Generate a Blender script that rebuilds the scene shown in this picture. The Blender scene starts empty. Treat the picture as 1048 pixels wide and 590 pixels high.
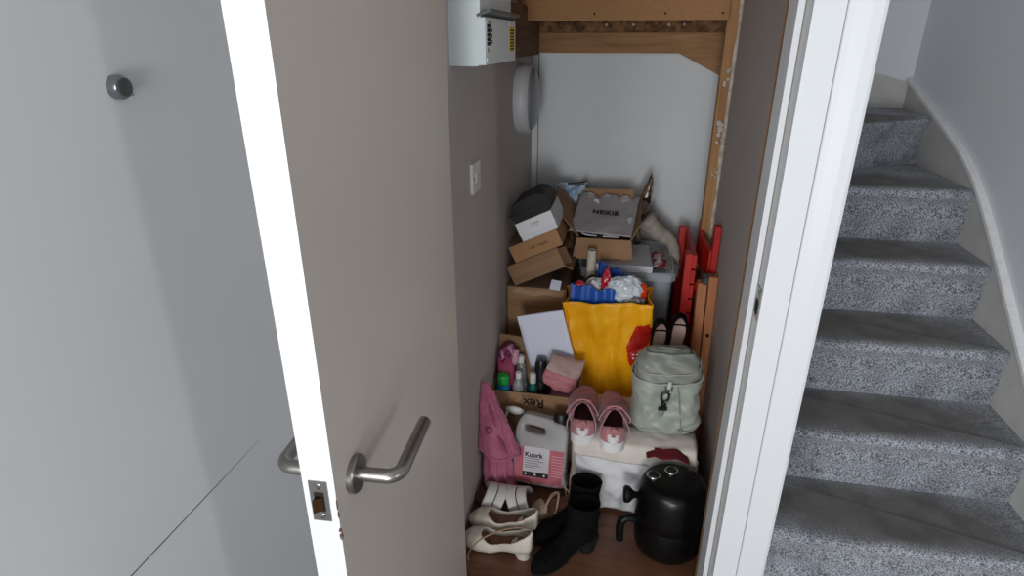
import bpy, bmesh, math, random
from math import pi, sin, cos, tan, radians, sqrt
from mathutils import Vector, Matrix, Euler, noise

random.seed(7)
scene = bpy.context.scene
COL = scene.collection
V = Vector

# ------------------------------------------------------------------ materials
def srgb(r, g, b):
    f = lambda c: (c / 255) / 12.92 if c / 255 <= 0.04045 else ((c / 255 + 0.055) / 1.055) ** 2.4
    return (f(r), f(g), f(b), 1.0)

def mat(name, rgb, rough=0.6, metal=0.0, rgb2=None, nscale=30.0, bump=0.0, bscale=200.0, spec=0.5,
        trans=0.0, alpha=1.0, coat=0.0, detail=3.0, sheen=0.0, lo=0.35, hi=0.65, ior=1.45):
    m = bpy.data.materials.new(name)
    m.use_nodes = True
    nt = m.node_tree
    b = nt.nodes['Principled BSDF']
    b.inputs['Base Color'].default_value = srgb(*rgb)
    b.inputs['Roughness'].default_value = rough
    b.inputs['Metallic'].default_value = metal
    b.inputs['Specular IOR Level'].default_value = spec
    b.inputs['Transmission Weight'].default_value = trans
    b.inputs['Alpha'].default_value = alpha
    b.inputs['Coat Weight'].default_value = coat
    b.inputs['Sheen Weight'].default_value = sheen
    b.inputs['IOR'].default_value = ior
    tc = nt.nodes.new('ShaderNodeTexCoord')
    if rgb2 is not None:
        n = nt.nodes.new('ShaderNodeTexNoise')
        n.inputs['Scale'].default_value = nscale
        n.inputs['Detail'].default_value = detail
        r = nt.nodes.new('ShaderNodeValToRGB')
        r.color_ramp.elements[0].position = lo
        r.color_ramp.elements[1].position = hi
        r.color_ramp.elements[0].color = srgb(*rgb)
        r.color_ramp.elements[1].color = srgb(*rgb2)
        nt.links.new(tc.outputs['Object'], n.inputs['Vector'])
        nt.links.new(n.outputs['Fac'], r.inputs['Fac'])
        nt.links.new(r.outputs['Color'], b.inputs['Base Color'])
    if bump:
        n2 = nt.nodes.new('ShaderNodeTexNoise')
        n2.inputs['Scale'].default_value = bscale
        n2.inputs['Detail'].default_value = 3
        bp = nt.nodes.new('ShaderNodeBump')
        bp.inputs['Strength'].default_value = bump
        bp.inputs['Distance'].default_value = 0.004
        nt.links.new(tc.outputs['Object'], n2.inputs['Vector'])
        nt.links.new(n2.outputs['Fac'], bp.inputs['Height'])
        nt.links.new(bp.outputs['Normal'], b.inputs['Normal'])
    return m

def wood(name, c1, c2, axis='Z', scale=14.0, rough=0.55, stretch=0.08, bump=0.1):
    m = bpy.data.materials.new(name)
    m.use_nodes = True
    nt = m.node_tree
    b = nt.nodes['Principled BSDF']
    b.inputs['Roughness'].default_value = rough
    tc = nt.nodes.new('ShaderNodeTexCoord')
    mp = nt.nodes.new('ShaderNodeMapping')
    s = [1, 1, 1]
    s['XYZ'.index(axis)] = stretch
    mp.inputs['Scale'].default_value = s
    n = nt.nodes.new('ShaderNodeTexNoise')
    n.inputs['Scale'].default_value = scale * 3
    n.inputs['Detail'].default_value = 6
    n.inputs['Distortion'].default_value = 1.5
    r = nt.nodes.new('ShaderNodeValToRGB')
    r.color_ramp.elements[0].position = 0.3
    r.color_ramp.elements[1].position = 0.7
    r.color_ramp.elements[0].color = srgb(*c1)
    r.color_ramp.elements[1].color = srgb(*c2)
    nt.links.new(tc.outputs['Object'], mp.inputs['Vector'])
    nt.links.new(mp.outputs['Vector'], n.inputs['Vector'])
    nt.links.new(n.outputs['Fac'], r.inputs['Fac'])
    nt.links.new(r.outputs['Color'], b.inputs['Base Color'])
    if bump:
        bp = nt.nodes.new('ShaderNodeBump')
        bp.inputs['Strength'].default_value = bump
        bp.inputs['Distance'].default_value = 0.003
        nt.links.new(n.outputs['Fac'], bp.inputs['Height'])
        nt.links.new(bp.outputs['Normal'], b.inputs['Normal'])
    return m

# ------------------------------------------------------------------ scene-graph helpers
def finish(bm, smooth=False, bevel=0.0, segs=2, auto=None):
    if bevel:
        es = [e for e in bm.edges if len(e.link_faces) == 2 and e.calc_face_angle(0) > radians(40)]
        bmesh.ops.bevel(bm, geom=es, offset=bevel, segments=segs, profile=0.6, affect='EDGES', clamp_overlap=True)
    bmesh.ops.recalc_face_normals(bm, faces=bm.faces)
    if smooth:
        for f in bm.faces:
            f.smooth = True
        if auto:
            for e in bm.edges:
                if len(e.link_faces) == 2 and e.calc_face_angle(0) > radians(auto):
                    e.smooth = False

def obj(name, bm, material, parent=None, smooth=False, bevel=0.0, segs=2, auto=None, sub=0, solid=0.0, label=None):
    finish(bm, smooth, bevel, segs, auto)
    me = bpy.data.meshes.new(name)
    bm.to_mesh(me)
    bm.free()
    o = bpy.data.objects.new(name, me)
    COL.objects.link(o)
    for mm in (material if isinstance(material, (list, tuple)) else [material]):
        me.materials.append(mm)
    if parent is not None:
        o.parent = parent
    if solid:
        md = o.modifiers.new('Solidify', 'SOLIDIFY')
        md.thickness = solid
        md.offset = 0
    if sub:
        md = o.modifiers.new('Subdivision', 'SUBSURF')
        md.levels = md.render_levels = sub
    if label:
        o['label'] = label
    return o

def tag(o, label, cat, group=None, kind=None):
    o['label'] = label
    o['category'] = cat
    if group:
        o['group'] = group
    if kind:
        o['kind'] = kind
    return o

def thing(name, label, cat, loc=(0, 0, 0), rot=(0, 0, 0), group=None):
    o = bpy.data.objects.new(name, None)
    o.empty_display_size = 0.05
    COL.objects.link(o)
    o.location = loc
    o.rotation_euler = rot
    return tag(o, label, cat, group)

def struct(o, label=None):
    o['kind'] = 'structure'
    if label:
        o['label'] = label
    return o

# ------------------------------------------------------------------ mesh helpers
def new():
    return bmesh.new()

def T(loc=(0, 0, 0), rot=(0, 0, 0)):
    return Matrix.Translation(loc) @ Euler(rot).to_matrix().to_4x4()

def box(bm, x0, x1, y0, y1, z0, z1, M=None, mi=0):
    vs = [bm.verts.new((x, y, z)) for z in (z0, z1) for y in (y0, y1) for x in (x0, x1)]
    fs = []
    for q in ((0, 1, 3, 2), (4, 6, 7, 5), (0, 4, 5, 1), (2, 3, 7, 6), (0, 2, 6, 4), (1, 5, 7, 3)):
        f = bm.faces.new([vs[i] for i in q])
        f.material_index = mi
        fs.append(f)
    if M is not None:
        for v in vs:
            v.co = M @ v.co
    return vs

def loft(bm, rings, cap0=True, cap1=True, closed=True, mi=0):
    R = [[bm.verts.new(p) for p in r] for r in rings]
    n = len(R[0])
    for a, b in zip(R, R[1:]):
        for i in range(n if closed else n - 1):
            j = (i + 1) % n
            f = bm.faces.new((a[i], a[j], b[j], b[i]))
            f.material_index = mi
    if cap0 and closed:
        bm.faces.new(R[0][::-1]).material_index = mi
    if cap1 and closed:
        bm.faces.new(R[-1]).material_index = mi
    return R

def circ(c, r, n=24, axis='Z', rx=None, ry=None):
    rx = r if rx is None else rx
    ry = r if ry is None else ry
    out = []
    for i in range(n):
        a = 2 * pi * i / n
        u, v = rx * cos(a), ry * sin(a)
        if axis == 'Z':
            out.append(V((c[0] + u, c[1] + v, c[2])))
        elif axis == 'Y':
            out.append(V((c[0] + u, c[1], c[2] + v)))
        else:
            out.append(V((c[0], c[1] + u, c[2] + v)))
    return out

def lathe(bm, prof, c=(0, 0, 0), n=32, axis='Z', cap0=True, cap1=True, mi=0):
    rings = []
    for r, h in prof:
        cc = {'Z': (c[0], c[1], c[2] + h), 'Y': (c[0], c[1] + h, c[2]), 'X': (c[0] + h, c[1], c[2])}[axis]
        rings.append(circ(cc, max(r, 1e-4), n, axis))
    return loft(bm, rings, cap0, cap1, mi=mi)

def rrect(cx, cy, z, w, d, r, k=5):
    pts = []
    for sx, sy, a0 in ((1, 1, 0), (-1, 1, pi / 2), (-1, -1, pi), (1, -1, 1.5 * pi)):
        for i in range(k + 1):
            a = a0 + (pi / 2) * i / k
            pts.append(V((cx + sx * (w / 2 - r) + r * cos(a), cy + sy * (d / 2 - r) + r * sin(a), z)))
    return pts

def densify(ring, n):
    L = [0.0]
    m = len(ring)
    for i in range(m):
        L.append(L[-1] + (ring[(i + 1) % m] - ring[i]).length)
    out = []
    for k in range(n):
        t = L[-1] * k / n
        i = max(j for j in range(m) if L[j] <= t + 1e-12)
        s = (t - L[i]) / max(L[i + 1] - L[i], 1e-9)
        out.append(ring[i].lerp(ring[(i + 1) % m], s))
    return out

def catmull(pts, per=8, closed=False):
    P = [V(p) for p in pts]
    n = len(P)
    out = []
    for i in range(n if closed else n - 1):
        if closed:
            p0, p1, p2, p3 = P[(i - 1) % n], P[i], P[(i + 1) % n], P[(i + 2) % n]
        else:
            p0, p1, p2, p3 = P[max(i - 1, 0)], P[i], P[i + 1], P[min(i + 2, n - 1)]
        for k in range(per):
            t = k / per
            out.append(0.5 * ((2 * p1) + (p2 - p0) * t + (2 * p0 - 5 * p1 + 4 * p2 - p3) * t * t + (3 * p1 - p0 - 3 * p2 + p3) * t ** 3))
    if not closed:
        out.append(P[-1])
    return out

def tube(bm, pts, r, n=10, flat=1.0, cap=True, mi=0, up=(0, 0, 1)):
    rings = []
    N = len(pts)
    prev = V(up)
    for i in range(N):
        d = (pts[min(i + 1, N - 1)] - pts[max(i - 1, 0)])
        d.normalize()
        s = prev - d * prev.dot(d)
        if s.length < 1e-5:
            s = d.orthogonal()
        s.normalize()
        prev = s
        t = d.cross(s)
        rr = r(i / (N - 1)) if callable(r) else r
        rings.append([pts[i] + s * rr * flat * cos(2 * pi * k / n) + t * rr * sin(2 * pi * k / n) for k in range(n)])
    return loft(bm, rings, cap, cap, mi=mi)

def prism(bm, poly, axis, a, b, mi=0):
    def P(p, h):
        return {'X': (h, p[0], p[1]), 'Y': (p[0], h, p[1]), 'Z': (p[0], p[1], h)}[axis]
    A = [bm.verts.new(P(p, a)) for p in poly]
    B = [bm.verts.new(P(p, b)) for p in poly]
    n = len(poly)
    for i in range(n):
        j = (i + 1) % n
        bm.faces.new((A[i], A[j], B[j], B[i])).material_index = mi
    bm.faces.new(A[::-1]).material_index = mi
    bm.faces.new(B).material_index = mi

def grid(bm, nu, nv, fn, keep=None, mi=0, closed_u=False):
    P = [[bm.verts.new(fn(i / nu, j / nv)) for j in range(nv + 1)] for i in range(nu + (0 if closed_u else 1))]
    m = len(P)
    for i in range(nu):
        for j in range(nv):
            if keep is None or keep((i + .5) / nu, (j + .5) / nv):
                f = bm.faces.new((P[i][j], P[(i + 1) % m][j], P[(i + 1) % m][j + 1], P[i][j + 1]))
                f.material_index = mi
    loose = [v for v in bm.verts if not v.link_faces]
    if loose:
        bmesh.ops.delete(bm, geom=loose, context='VERTS')
    return P

def crumple(bm, amp, freq, seed=0, ridge=False, zmin=None):
    off = V((seed * 13.7, seed * 5.1, seed * 9.3))
    for v in bm.verts:
        p = v.co * freq + off
        n = noise.noise_vector(p) + 0.5 * noise.noise_vector(p * 2.1)
        if ridge:
            n = V([abs(c) * 2 - 0.6 for c in n])
        q = v.co + n * amp
        if zmin is not None and q.z < zmin:
            q.z = zmin
        v.co = q

def xform(bm, M):
    bmesh.ops.transform(bm, matrix=M, verts=bm.verts)

def lettering(body, size, M, material, parent, name='lettering', extrude=0.0006, bold=0.0, spacing=1.0):
    cu = bpy.data.curves.new(name, 'FONT')
    cu.body = body
    cu.size = size
    cu.extrude = extrude
    cu.offset = bold
    cu.space_character = spacing
    cu.align_x = 'CENTER'
    cu.align_y = 'CENTER'
    t = bpy.data.objects.new(name, cu)
    COL.objects.link(t)
    dg = bpy.context.evaluated_depsgraph_get()
    me = bpy.data.meshes.new_from_object(t.evaluated_get(dg))
    bpy.data.objects.remove(t)
    me.transform(M)
    me.materials.clear()
    me.materials.append(material)
    o = bpy.data.objects.new(name, me)
    COL.objects.link(o)
    o.parent = parent
    return o

def plate_curve(outline, holes, extrude, bevel, res=3):
    """A flat outline with holes, given thickness and rounded rims: returns a bmesh in XY, thickness along Z."""
    cu = bpy.data.curves.new('outline', 'CURVE')
    cu.dimensions = '2D'
    cu.fill_mode = 'BOTH'
    cu.extrude = extrude
    cu.bevel_depth = bevel
    cu.bevel_resolution = res
    for pl in [outline] + holes:
        s = cu.splines.new('POLY')
        s.points.add(len(pl) - 1)
        for p, q in zip(s.points, pl):
            p.co = (q[0], q[1], 0, 1)
        s.use_cyclic_u = True
    o = bpy.data.objects.new('outline', cu)
    COL.objects.link(o)
    dg = bpy.context.evaluated_depsgraph_get()
    me = bpy.data.meshes.new_from_object(o.evaluated_get(dg))
    bpy.data.objects.remove(o)
    bm = new()
    bm.from_mesh(me)
    bpy.data.meshes.remove(me)
    bmesh.ops.remove_doubles(bm, verts=bm.verts, dist=1e-5)
    return bm

# ------------------------------------------------------------------ material library
M_hallwall = mat('hall_wall_paint', (206, 206, 207), 0.75, rgb2=(210, 210, 210), nscale=3, bump=0.015, bscale=260)
M_stairwall = mat('stair_wall_paint', (222, 223, 228), 0.8, bump=0.04, bscale=300)
M_taupe = mat('taupe_wall_paint', (184, 177, 175), 0.75, rgb2=(189, 183, 180), nscale=2.5, bump=0.08, bscale=220)
M_whitewall = mat('closet_board_paint', (214, 218, 220), 0.8, rgb2=(222, 226, 228), nscale=2, bump=0.03, bscale=150)
M_gloss = mat('white_gloss_paint', (208, 210, 213), 0.38, bump=0.03, bscale=90)
M_doorface = mat('door_paint', (192, 183, 174), 0.45, rgb2=(197, 188, 179), nscale=2.0, bump=0.02, bscale=120)
M_dark = mat('dark_gap', (20, 19, 18), 0.9)
M_steel = mat('brushed_steel', (148, 144, 140), 0.34, 1.0, bump=0.03, bscale=400)
M_chrome = mat('dark_chrome', (150, 152, 156), 0.16, 1.0)
M_brass = mat('latch_brass', (112, 80, 56), 0.3, 1.0)
M_chip = mat('chipped_timber', (84, 60, 48), 0.9)
M_softwood = wood('softwood', (150, 108, 66), (186, 140, 92), 'Z', 10, 0.75)
M_softwood_x = wood('softwood_beam', (136, 98, 62), (172, 130, 88), 'X', 10, 0.75)
M_osb = mat('osb_board', (74, 52, 34), 0.85, rgb2=(142, 102, 66), nscale=45, bump=0.3, bscale=60)
M_fibre = mat('brown_fibreboard', (158, 118, 80), 0.85, rgb2=(168, 126, 86), nscale=120, bump=0.05)
M_plaster = mat('torn_plaster', (212, 205, 198), 0.9, rgb2=(180, 166, 152), nscale=40, bump=0.5, bscale=60)
M_floor = wood('laminate_floor', (84, 54, 40), (112, 76, 56), 'X', 7, 0.4, 0.1, 0.03)
M_hallfloor = mat('hall_floor', (120, 116, 110), 0.6, rgb2=(130, 126, 120), nscale=20)
# ================================================================== THE SETTING
XL, XR, YB = -0.44, 0.355, 2.73          # closet left wall, right wall, back wall
YF = 1.20                                # plane of the wall with the doorway
CEIL = 2.4

bm = new(); box(bm, -0.78, 1.30, -0.6, 1.26, -0.05, 0.0)
struct(obj('floor', bm, M_hallfloor))
bm = new(); box(bm, XL - .1, XR + .04, 1.26, YB + .06, -0.05, 0.0)
struct(obj('floor_closet', bm, M_floor), 'brown wood laminate floor of the closet')
bm = new(); box(bm, -0.78, 1.30, -0.6, 3.2, CEIL, CEIL + .05)
struct(obj('ceiling', bm, M_whitewall))
bm = new(); box(bm, XL - .1, XR + .04, 1.33, YB + .06, 1.95, 2.0)
struct(obj('ceiling_closet', bm, M_softwood_x))

# hall wall on the left, with the hairline joint running along it
bm = new(); box(bm, -0.78, -0.68, -0.6, YF + .1, 0, CEIL)
wl = struct(obj('wall_left', bm, M_hallwall), 'pale grey hall wall with a fine dark joint line')
bm = new()
pts = [V((-0.6802, .44 + .44 * i / 40, 0.7535 + .0009 * noise.noise(V((i * .7, 0, 0))))) for i in range(41)]
tube(bm, pts, lambda t: 0.0010 * (1 - .75 * max(0, (t - .55) / .45)), 6)
obj('wall_crack', bm, M_dark, wl)

# wall with the doorway
bm = new(); box(bm, -0.68, -0.42, YF, YF + .1, 0, CEIL)
struct(obj('wall_front', bm, M_hallwall))
bm = new(); box(bm, -0.42, 0.42, YF, YF + .1, 2.03, CEIL)
struct(obj('wall_lintel', bm, M_hallwall))
# closet walls
bm = new(); box(bm, XL - .08, XL, YF + .1, YB + .06, 0, 2.0)
struct(obj('wall_closet_left', bm, M_taupe), 'taupe left wall of the closet')
bm = new(); box(bm, XR, 0.415, YF + .1, YB + .06, 0, CEIL)
struct(obj('wall_closet_right', bm, M_taupe), 'taupe right wall of the closet')
bm = new(); box(bm, XL, XR, YB, YB + .06, 0, 2.0)
struct(obj('wall_closet_back', bm, M_whitewall), 'plain pale board wall at the back of the closet')
bm = new(); box(bm, XL + .028, XL + .0305, YB - .002, YB + .001, 0, 1.435)
struct(obj('trim_board_joint', bm, M_dark))
# stair walls
bm = new(); box(bm, 1.222, 1.30, .55, 3.2, 0, CEIL)
struct(obj('wall_right', bm, M_stairwall), 'grey wall beside the stairs')
bm = new(); box(bm, 0.40, 1.222, 3.116, 3.2, 0, CEIL)
struct(obj('wall_end', bm, M_stairwall), 'grey end wall at the turn of the stairs')

# ------------------------------------------------ closet timberwork
bm = new(); box(bm, 0.308, XR, 2.42, 2.465, 0, 1.95)
po = struct(obj('trim_post', bm, M_softwood, bevel=.002), 'rough pine post at the closet right with smears of white plaster')
bm = new()
def strip_fn(u, v):
    z = 0.05 + 1.9 * v
    w = 0.010 + 0.006 * noise.noise(V((0, 3, z * 9))) + 0.010 * max(0, noise.noise(V((5, 1, z * 4))))
    return V((XR - .0005 - w * u, 2.4185 - .003 * sin(pi * u), z))
grid(bm, 3, 140, strip_fn)
obj('plaster_smear', bm, M_plaster, po, smooth=True)
bm = new()
for (z, w) in ((1.20, .012), (1.36, .008), (1.15, .010), (1.02, .007)):
    for k in range(5):
        c = (0.335 + random.uniform(-.012, .012), 2.418, z + random.uniform(-.03, .03))
        lathe(bm, [(w * .9, 0), (w * .6, -.003)], c, 9, 'Y')
crumple(bm, .003, 90, 3)
obj('plaster_blob', bm, M_plaster, po, smooth=True)

bm = new(); box(bm, XL, 0.306, 2.385, 2.42, 1.553, 1.80)
hb = struct(obj('trim_header', bm, M_fibre, bevel=.0015), 'brown board across the closet under the stairs')
for k, px in enumerate((-.16, .09, .285)):
    bm = new(); lathe(bm, [(.004, 0), (.004, -.0015)], (px, 2.385, 1.575), 10, 'Y')
    obj('screw', bm, M_dark, hb)
bm = new(); box(bm, XL, XR, 2.69, YB, 1.437, 1.515)
struct(obj('trim_timber', bm, M_softwood_x, bevel=.002), 'pine batten above the back wall')
bm = new(); box(bm, XL, XR, 2.70, YB, 1.516, 1.70)
ob = struct(obj('trim_chipboard', bm, M_osb), 'rough chipboard strip above the pine batten')
for px in (-.02, .12, -.13, .18):
    bm = new(); lathe(bm, [(.006, 0), (.003, -.004)], (px, 2.70, 1.545), 10, 'Y')
    obj('glue_spot', bm, M_plaster, ob)
bm = new(); prism(bm, [(.17, 1.437), (.31, 1.368), (XR, 1.345), (XR, 1.437)], 'Y', 2.705, YB - .0)
struct(obj('trim_gusset', bm, M_softwood_x), 'triangular pine piece in the upper right corner')
bm = new(); box(bm, XL, XL + .035, 1.92, 2.69, 1.43, 1.60)
struct(obj('trim_side_timber', bm, wood('side_timber', (96, 70, 48), (128, 96, 66), 'Y', 10, .8)), 'timber along the left wall under the stairs')

# ------------------------------------------------ door frame
def frame_side(name, s):
    """s=+1: latch side at the right; s=-1: hinge side at the left."""
    if s > 0:
        poly = [(.290, YF - .002), (.343, YF - .002), (.343, YF + .13), (.277, YF + .13),
                (.277, YF + .052), (.290, YF + .052)]
    else:
        poly = [(-.405, YF - .002), (-.436, YF - .002), (-.436, YF + .13), (-.4035, YF + .13),
                (-.4035, YF + .052), (-.405, YF + .052)]
    bm = new(); prism(bm, poly, 'Z', 0, 2.03)
    o = struct(obj(name, bm, M_gloss, bevel=.0018))
    return o
jr = frame_side('trim_frame_right', 1)
jr['label'] = 'white painted door frame upright on the latch side'
bm = new(); box(bm, .2765, .2895, YF + .1305, YF + .134, 0, 2.03)
box(bm, .2765, .343, YF + .1305, YF + .150, 0, 2.03)
obj('raw_timber_edge', bm, M_softwood, jr)
frame_side('trim_frame_left', -1)
bm = new(); box(bm, -.436, .343, YF - .002, YF + .13, 2.0, 2.03)
struct(obj('trim_frame_head', bm, M_gloss, bevel=.0018))
# grey strip painting the groove's shade beside the stop, + strike plate
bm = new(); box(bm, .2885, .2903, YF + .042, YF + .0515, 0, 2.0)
obj('groove_shade_strip', bm, mat('groove_shade', (150, 146, 140), .7), jr)
bm = new(); box(bm, .2875, .2905, YF + .004, YF + .044, .945, 1.012)
sp = obj('strike_plate', bm, M_steel, jr, bevel=.0006, label='small metal strike plate')
bm = new(); box(bm, .2868, .2878, YF + .012, YF + .036, .955, .985)
obj('strike_hole', bm, M_dark, sp)
bm = new()
for z in (.951, 1.003):
    lathe(bm, [(.0035, 0), (.002, -.001)], (.2875, YF + .024, z), 10, 'X')
obj('screw', bm, M_chrome, sp)
# architraves
def architrave(name, x0, x1, inner):
    y = YF - .002
    if inner < 0:
        poly = [(x0, y + .002), (x0, y - .001), (x0 + .002, y - .003), (x0 + .012, y - .004), (x1 - .024, y - .0075),
                (x1 - .006, y - .008), (x1, y - .005), (x1, y + .002)]
    else:
        poly = [(x0, y + .002), (x0, y - .014), (x0 + .006, y - .018), (x0 + .02, y - .018), (x1 - .012, y - .014),
                (x1 - .004, y - .013), (x1, y - .008), (x1, y + .002)]
    bm = new(); prism(bm, poly, 'Z', 0, 2.06)
    return struct(obj(name, bm, M_gloss, bevel=.0008))
architrave('trim_architrave_right', .3442, .4055, -1)
architrave("trim_architrave_left", -.503, -.438, 1)

# ------------------------------------------------ the open door
HX, HY, LX, LY = -.361, 1.188, -.3255, .530
dv = V((LX - HX, LY - HY, 0)); DL = dv.length
ang = math.atan2(dv.x, -dv.y)            # door runs along its local -Y from the hinge
bm = new(); box(bm, -.0415, 0, -DL, 0, 0.006, 1.985)
es = bm.edges
door = obj('door_1', bm, [M_gloss, M_doorface], bevel=.0016, segs=2)
door.location = (HX, HY, 0)
door.rotation_euler = (0, 0, ang)
for f in door.data.polygons:
    f.material_index = 1 if f.normal.x > .9 else 0
struct(door, 'open flush closet door, taupe face and white edges, lever handle')
HZ = .957
# latch plate
bm = new(); box(bm, -.0335, -.0095, -DL - .0014, -DL + .01, HZ - .031, HZ + .031)
lp = obj('latch_plate', bm, M_steel, door, bevel=.0005)
bm = new(); box(bm, -.028, -.015, -DL - .0018, -DL - .0008, HZ - .016, HZ + .014)
obj('latch_opening', bm, M_dark, lp)
bm = new(); prism(bm, [(-.0265, -DL - .001), (-.0265, -DL - .011), (-.0165, -DL - .003), (-.0165, -DL - .001)], 'Z', HZ - .012, HZ + .008)
obj('latch_bolt', bm, M_brass, lp, bevel=.0006)
for z in (HZ + .0235, HZ - .0235):
    bm = new(); lathe(bm, [(.0042, .0004), (.0042, -.0004), (.0018, -.0014)], (-.0215, -DL - .0012, z), 14, 'Y')
    obj('screw', bm, M_chrome, lp, smooth=True, auto=30)
# lever handles: rose + mitred round bar
def lever(side):
    s = side
    x0 = 0 if s > 0 else -.0415
    y = -DL + .055
    bm = new()
    lathe(bm, [(.026, 0), (.026, s * .007), (.0245, s * .0088), (.012, s * .009)], (x0, y, HZ), 40, 'X')
    ro = obj('handle_rose', bm, M_steel, door, smooth=True, auto=30)
    bm = new()
    path = [(x0 + s * .004, y, HZ), (x0 + s * .03, y, HZ), (x0 + s * .044, y, HZ)]
    c = V((x0 + s * .044, y + .018, HZ))
    arc = [c + V((s * .018 * sin(a), -.018 * cos(a), 0)) for a in [pi / 2 * i / 8 for i in range(9)]]
    pts = [V(p) for p in path] + arc[1:] + [V((x0 + s * .062, y + .05, HZ)), V((x0 + s * .062, y + .126, HZ))]
    tube(bm, pts, .0097, 18)
    obj('door_handle', bm, M_steel, door, smooth=True, auto=40)
lever(1); lever(-1)
# chipped paint on the arris below the latch
for (z, yy, w, h) in ((HZ - .045, 0, .0030, .005), (HZ - .056, .001, .0036, .010), (HZ - .004, 0, .0014, .012), (HZ - .02, 0, .0016, .008), (HZ - .125, .001, .0014, .010)):
    bm = new()
    lathe(bm, [(w * .5, -.0005), (w * .75, .0012), (w * .3, .0018)], (0, 0, 0), 7, 'Z')
    xform(bm, Matrix.Translation((-.0008, -DL + .0006 + yy, z)) @ Euler((pi / 2, 0, .7)).to_matrix().to_4x4() @ Matrix.Diagonal((1, h / w, 1, 1)))
    crumple(bm, .0008, 300, 2)
    obj('paint_chip', bm, M_chip, door)

# wall stop on the hall wall
ws = thing('door_stop', 'small round chrome door stop fixed to the pale hall wall', 'door stop', (-.68, .722, 1.431))
ws.scale = (.8, .76, .76)
bm = new(); lathe(bm, [(.021, 0), (.021, .012), (.019, .0165), (.0165, .018)], (0, 0, 0), 36, 'X')
obj('collar', bm, M_chrome, ws, smooth=True, auto=35)
bm = new(); lathe(bm, [(.0162, .0165), (.0162, .0195), (.013, .021)], (0, 0, 0), 32, 'X')
obj('rubber_pad', bm, mat('stop_pad', (62, 63, 62), .35), ws, smooth=True, auto=35)
bm = new(); lathe(bm, [(.003, .010), (.003, .020), (.001, .0215)], (0, .013, -.0125), 12, 'X')
obj('screw', bm, M_chrome, ws, smooth=True)

# ================================================================== STAIRS
def carpet(name):
    m = bpy.data.materials.new(name)
    m.use_nodes = True
    nt = m.node_tree
    b = nt.nodes['Principled BSDF']
    b.inputs['Roughness'].default_value = 0.95
    b.inputs['Specular IOR Level'].default_value = 0.1
    b.inputs['Sheen Weight'].default_value = 0.25
    tc = nt.nodes.new('ShaderNodeTexCoord')
    def N(scale, det=2):
        n = nt.nodes.new('ShaderNodeTexNoise')
        n.inputs['Scale'].default_value = scale
        n.inputs['Detail'].default_value = det
        nt.links.new(tc.outputs['Object'], n.inputs['Vector'])
        return n
    def mathn(op, a, bb=None, clamp=False):
        k = nt.nodes.new('ShaderNodeMath'); k.operation = op; k.use_clamp = clamp
        for i, q in enumerate((a, bb)):
            if q is None: continue
            if isinstance(q, (int, float)): k.inputs[i].default_value = q
            else: nt.links.new(q, k.inputs[i])
        return k.outputs[0]
    fine = N(230, 4)
    r = nt.nodes.new('ShaderNodeValToRGB')
    r.color_ramp.elements[0].position = .36; r.color_ramp.elements[0].color = srgb(74, 77, 84)
    r.color_ramp.elements[1].position = .64; r.color_ramp.elements[1].color = srgb(190, 194, 202)
    nt.links.new(fine.outputs['Fac'], r.inputs['Fac'])
    # trodden brown patch on the flat of each tread (its own worn shape), darker smudges elsewhere
    sep = nt.nodes.new('ShaderNodeSeparateXYZ')
    nt.links.new(tc.outputs['Object'], sep.inputs[0])
    dx = mathn('DIVIDE', sep.outputs[0], .42)
    dx = mathn('POWER', mathn('ABSOLUTE', dx), 3.0)
    dy = mathn('DIVIDE', mathn('SUBTRACT', sep.outputs[1], .10), .14)
    dy = mathn('POWER', mathn('ABSOLUTE', dy), 3.0)
    dz = mathn('DIVIDE', sep.outputs[2], .016)
    dz = mathn('POWER', mathn('ABSOLUTE', dz), 3.0)
    big = N(9, 3)
    d = mathn('ADD', mathn('ADD', dx, dy), dz)
    d = mathn('ADD', d, mathn('MULTIPLY', mathn('SUBTRACT', big.outputs['Fac'], .5), .9))
    fac = mathn('SUBTRACT', 1.15, d, True)
    mx = nt.nodes.new('ShaderNodeMix'); mx.data_type = 'RGBA'
    nt.links.new(mathn('MULTIPLY', fac, .95), mx.inputs['Factor'])
    nt.links.new(r.outputs['Color'], mx.inputs['A'])
    worn = nt.nodes.new('ShaderNodeMix'); worn.data_type = 'RGBA'
    worn.inputs['A'].default_value = srgb(76, 74, 70)
    worn.inputs['B'].default_value = srgb(108, 104, 99)
    nt.links.new(N(14, 4).outputs['Fac'], worn.inputs['Factor'])
    nt.links.new(worn.outputs['Result'], mx.inputs['B'])
    sm = N(7, 5)
    r2 = nt.nodes.new('ShaderNodeValToRGB')
    r2.color_ramp.elements[0].position = .34; r2.color_ramp.elements[0].color = (.66, .66, .67, 1)
    r2.color_ramp.elements[1].position = .52; r2.color_ramp.elements[1].color = (1, 1, 1, 1)
    nt.links.new(sm.outputs['Fac'], r2.inputs['Fac'])
    mul = nt.nodes.new('ShaderNodeMix'); mul.data_type = 'RGBA'; mul.blend_type = 'MULTIPLY'
    mul.inputs['Factor'].default_value = 1
    nt.links.new(mx.outputs['Result'], mul.inputs['A'])
    nt.links.new(r2.outputs['Color'], mul.inputs['B'])
    nt.links.new(mul.outputs['Result'], b.inputs['Base Color'])
    bp = nt.nodes.new('ShaderNodeBump')
    bp.inputs['Strength'].default_value = .7; bp.inputs['Distance'].default_value = .004
    nt.links.new(fine.outputs['Fac'], bp.inputs['Height'])
    nt.links.new(bp.outputs['Normal'], b.inputs['Normal'])
    return m
M_carpet = carpet('grey_fleck_carpet')
stairs = thing('carpeted_staircase', 'staircase in flecked grey carpet turning left past the door frame', 'staircase', (.81, 1.445, 0))
stairs['kind'] = 'structure'
S0 = V((.81, 1.445, 0))

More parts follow.
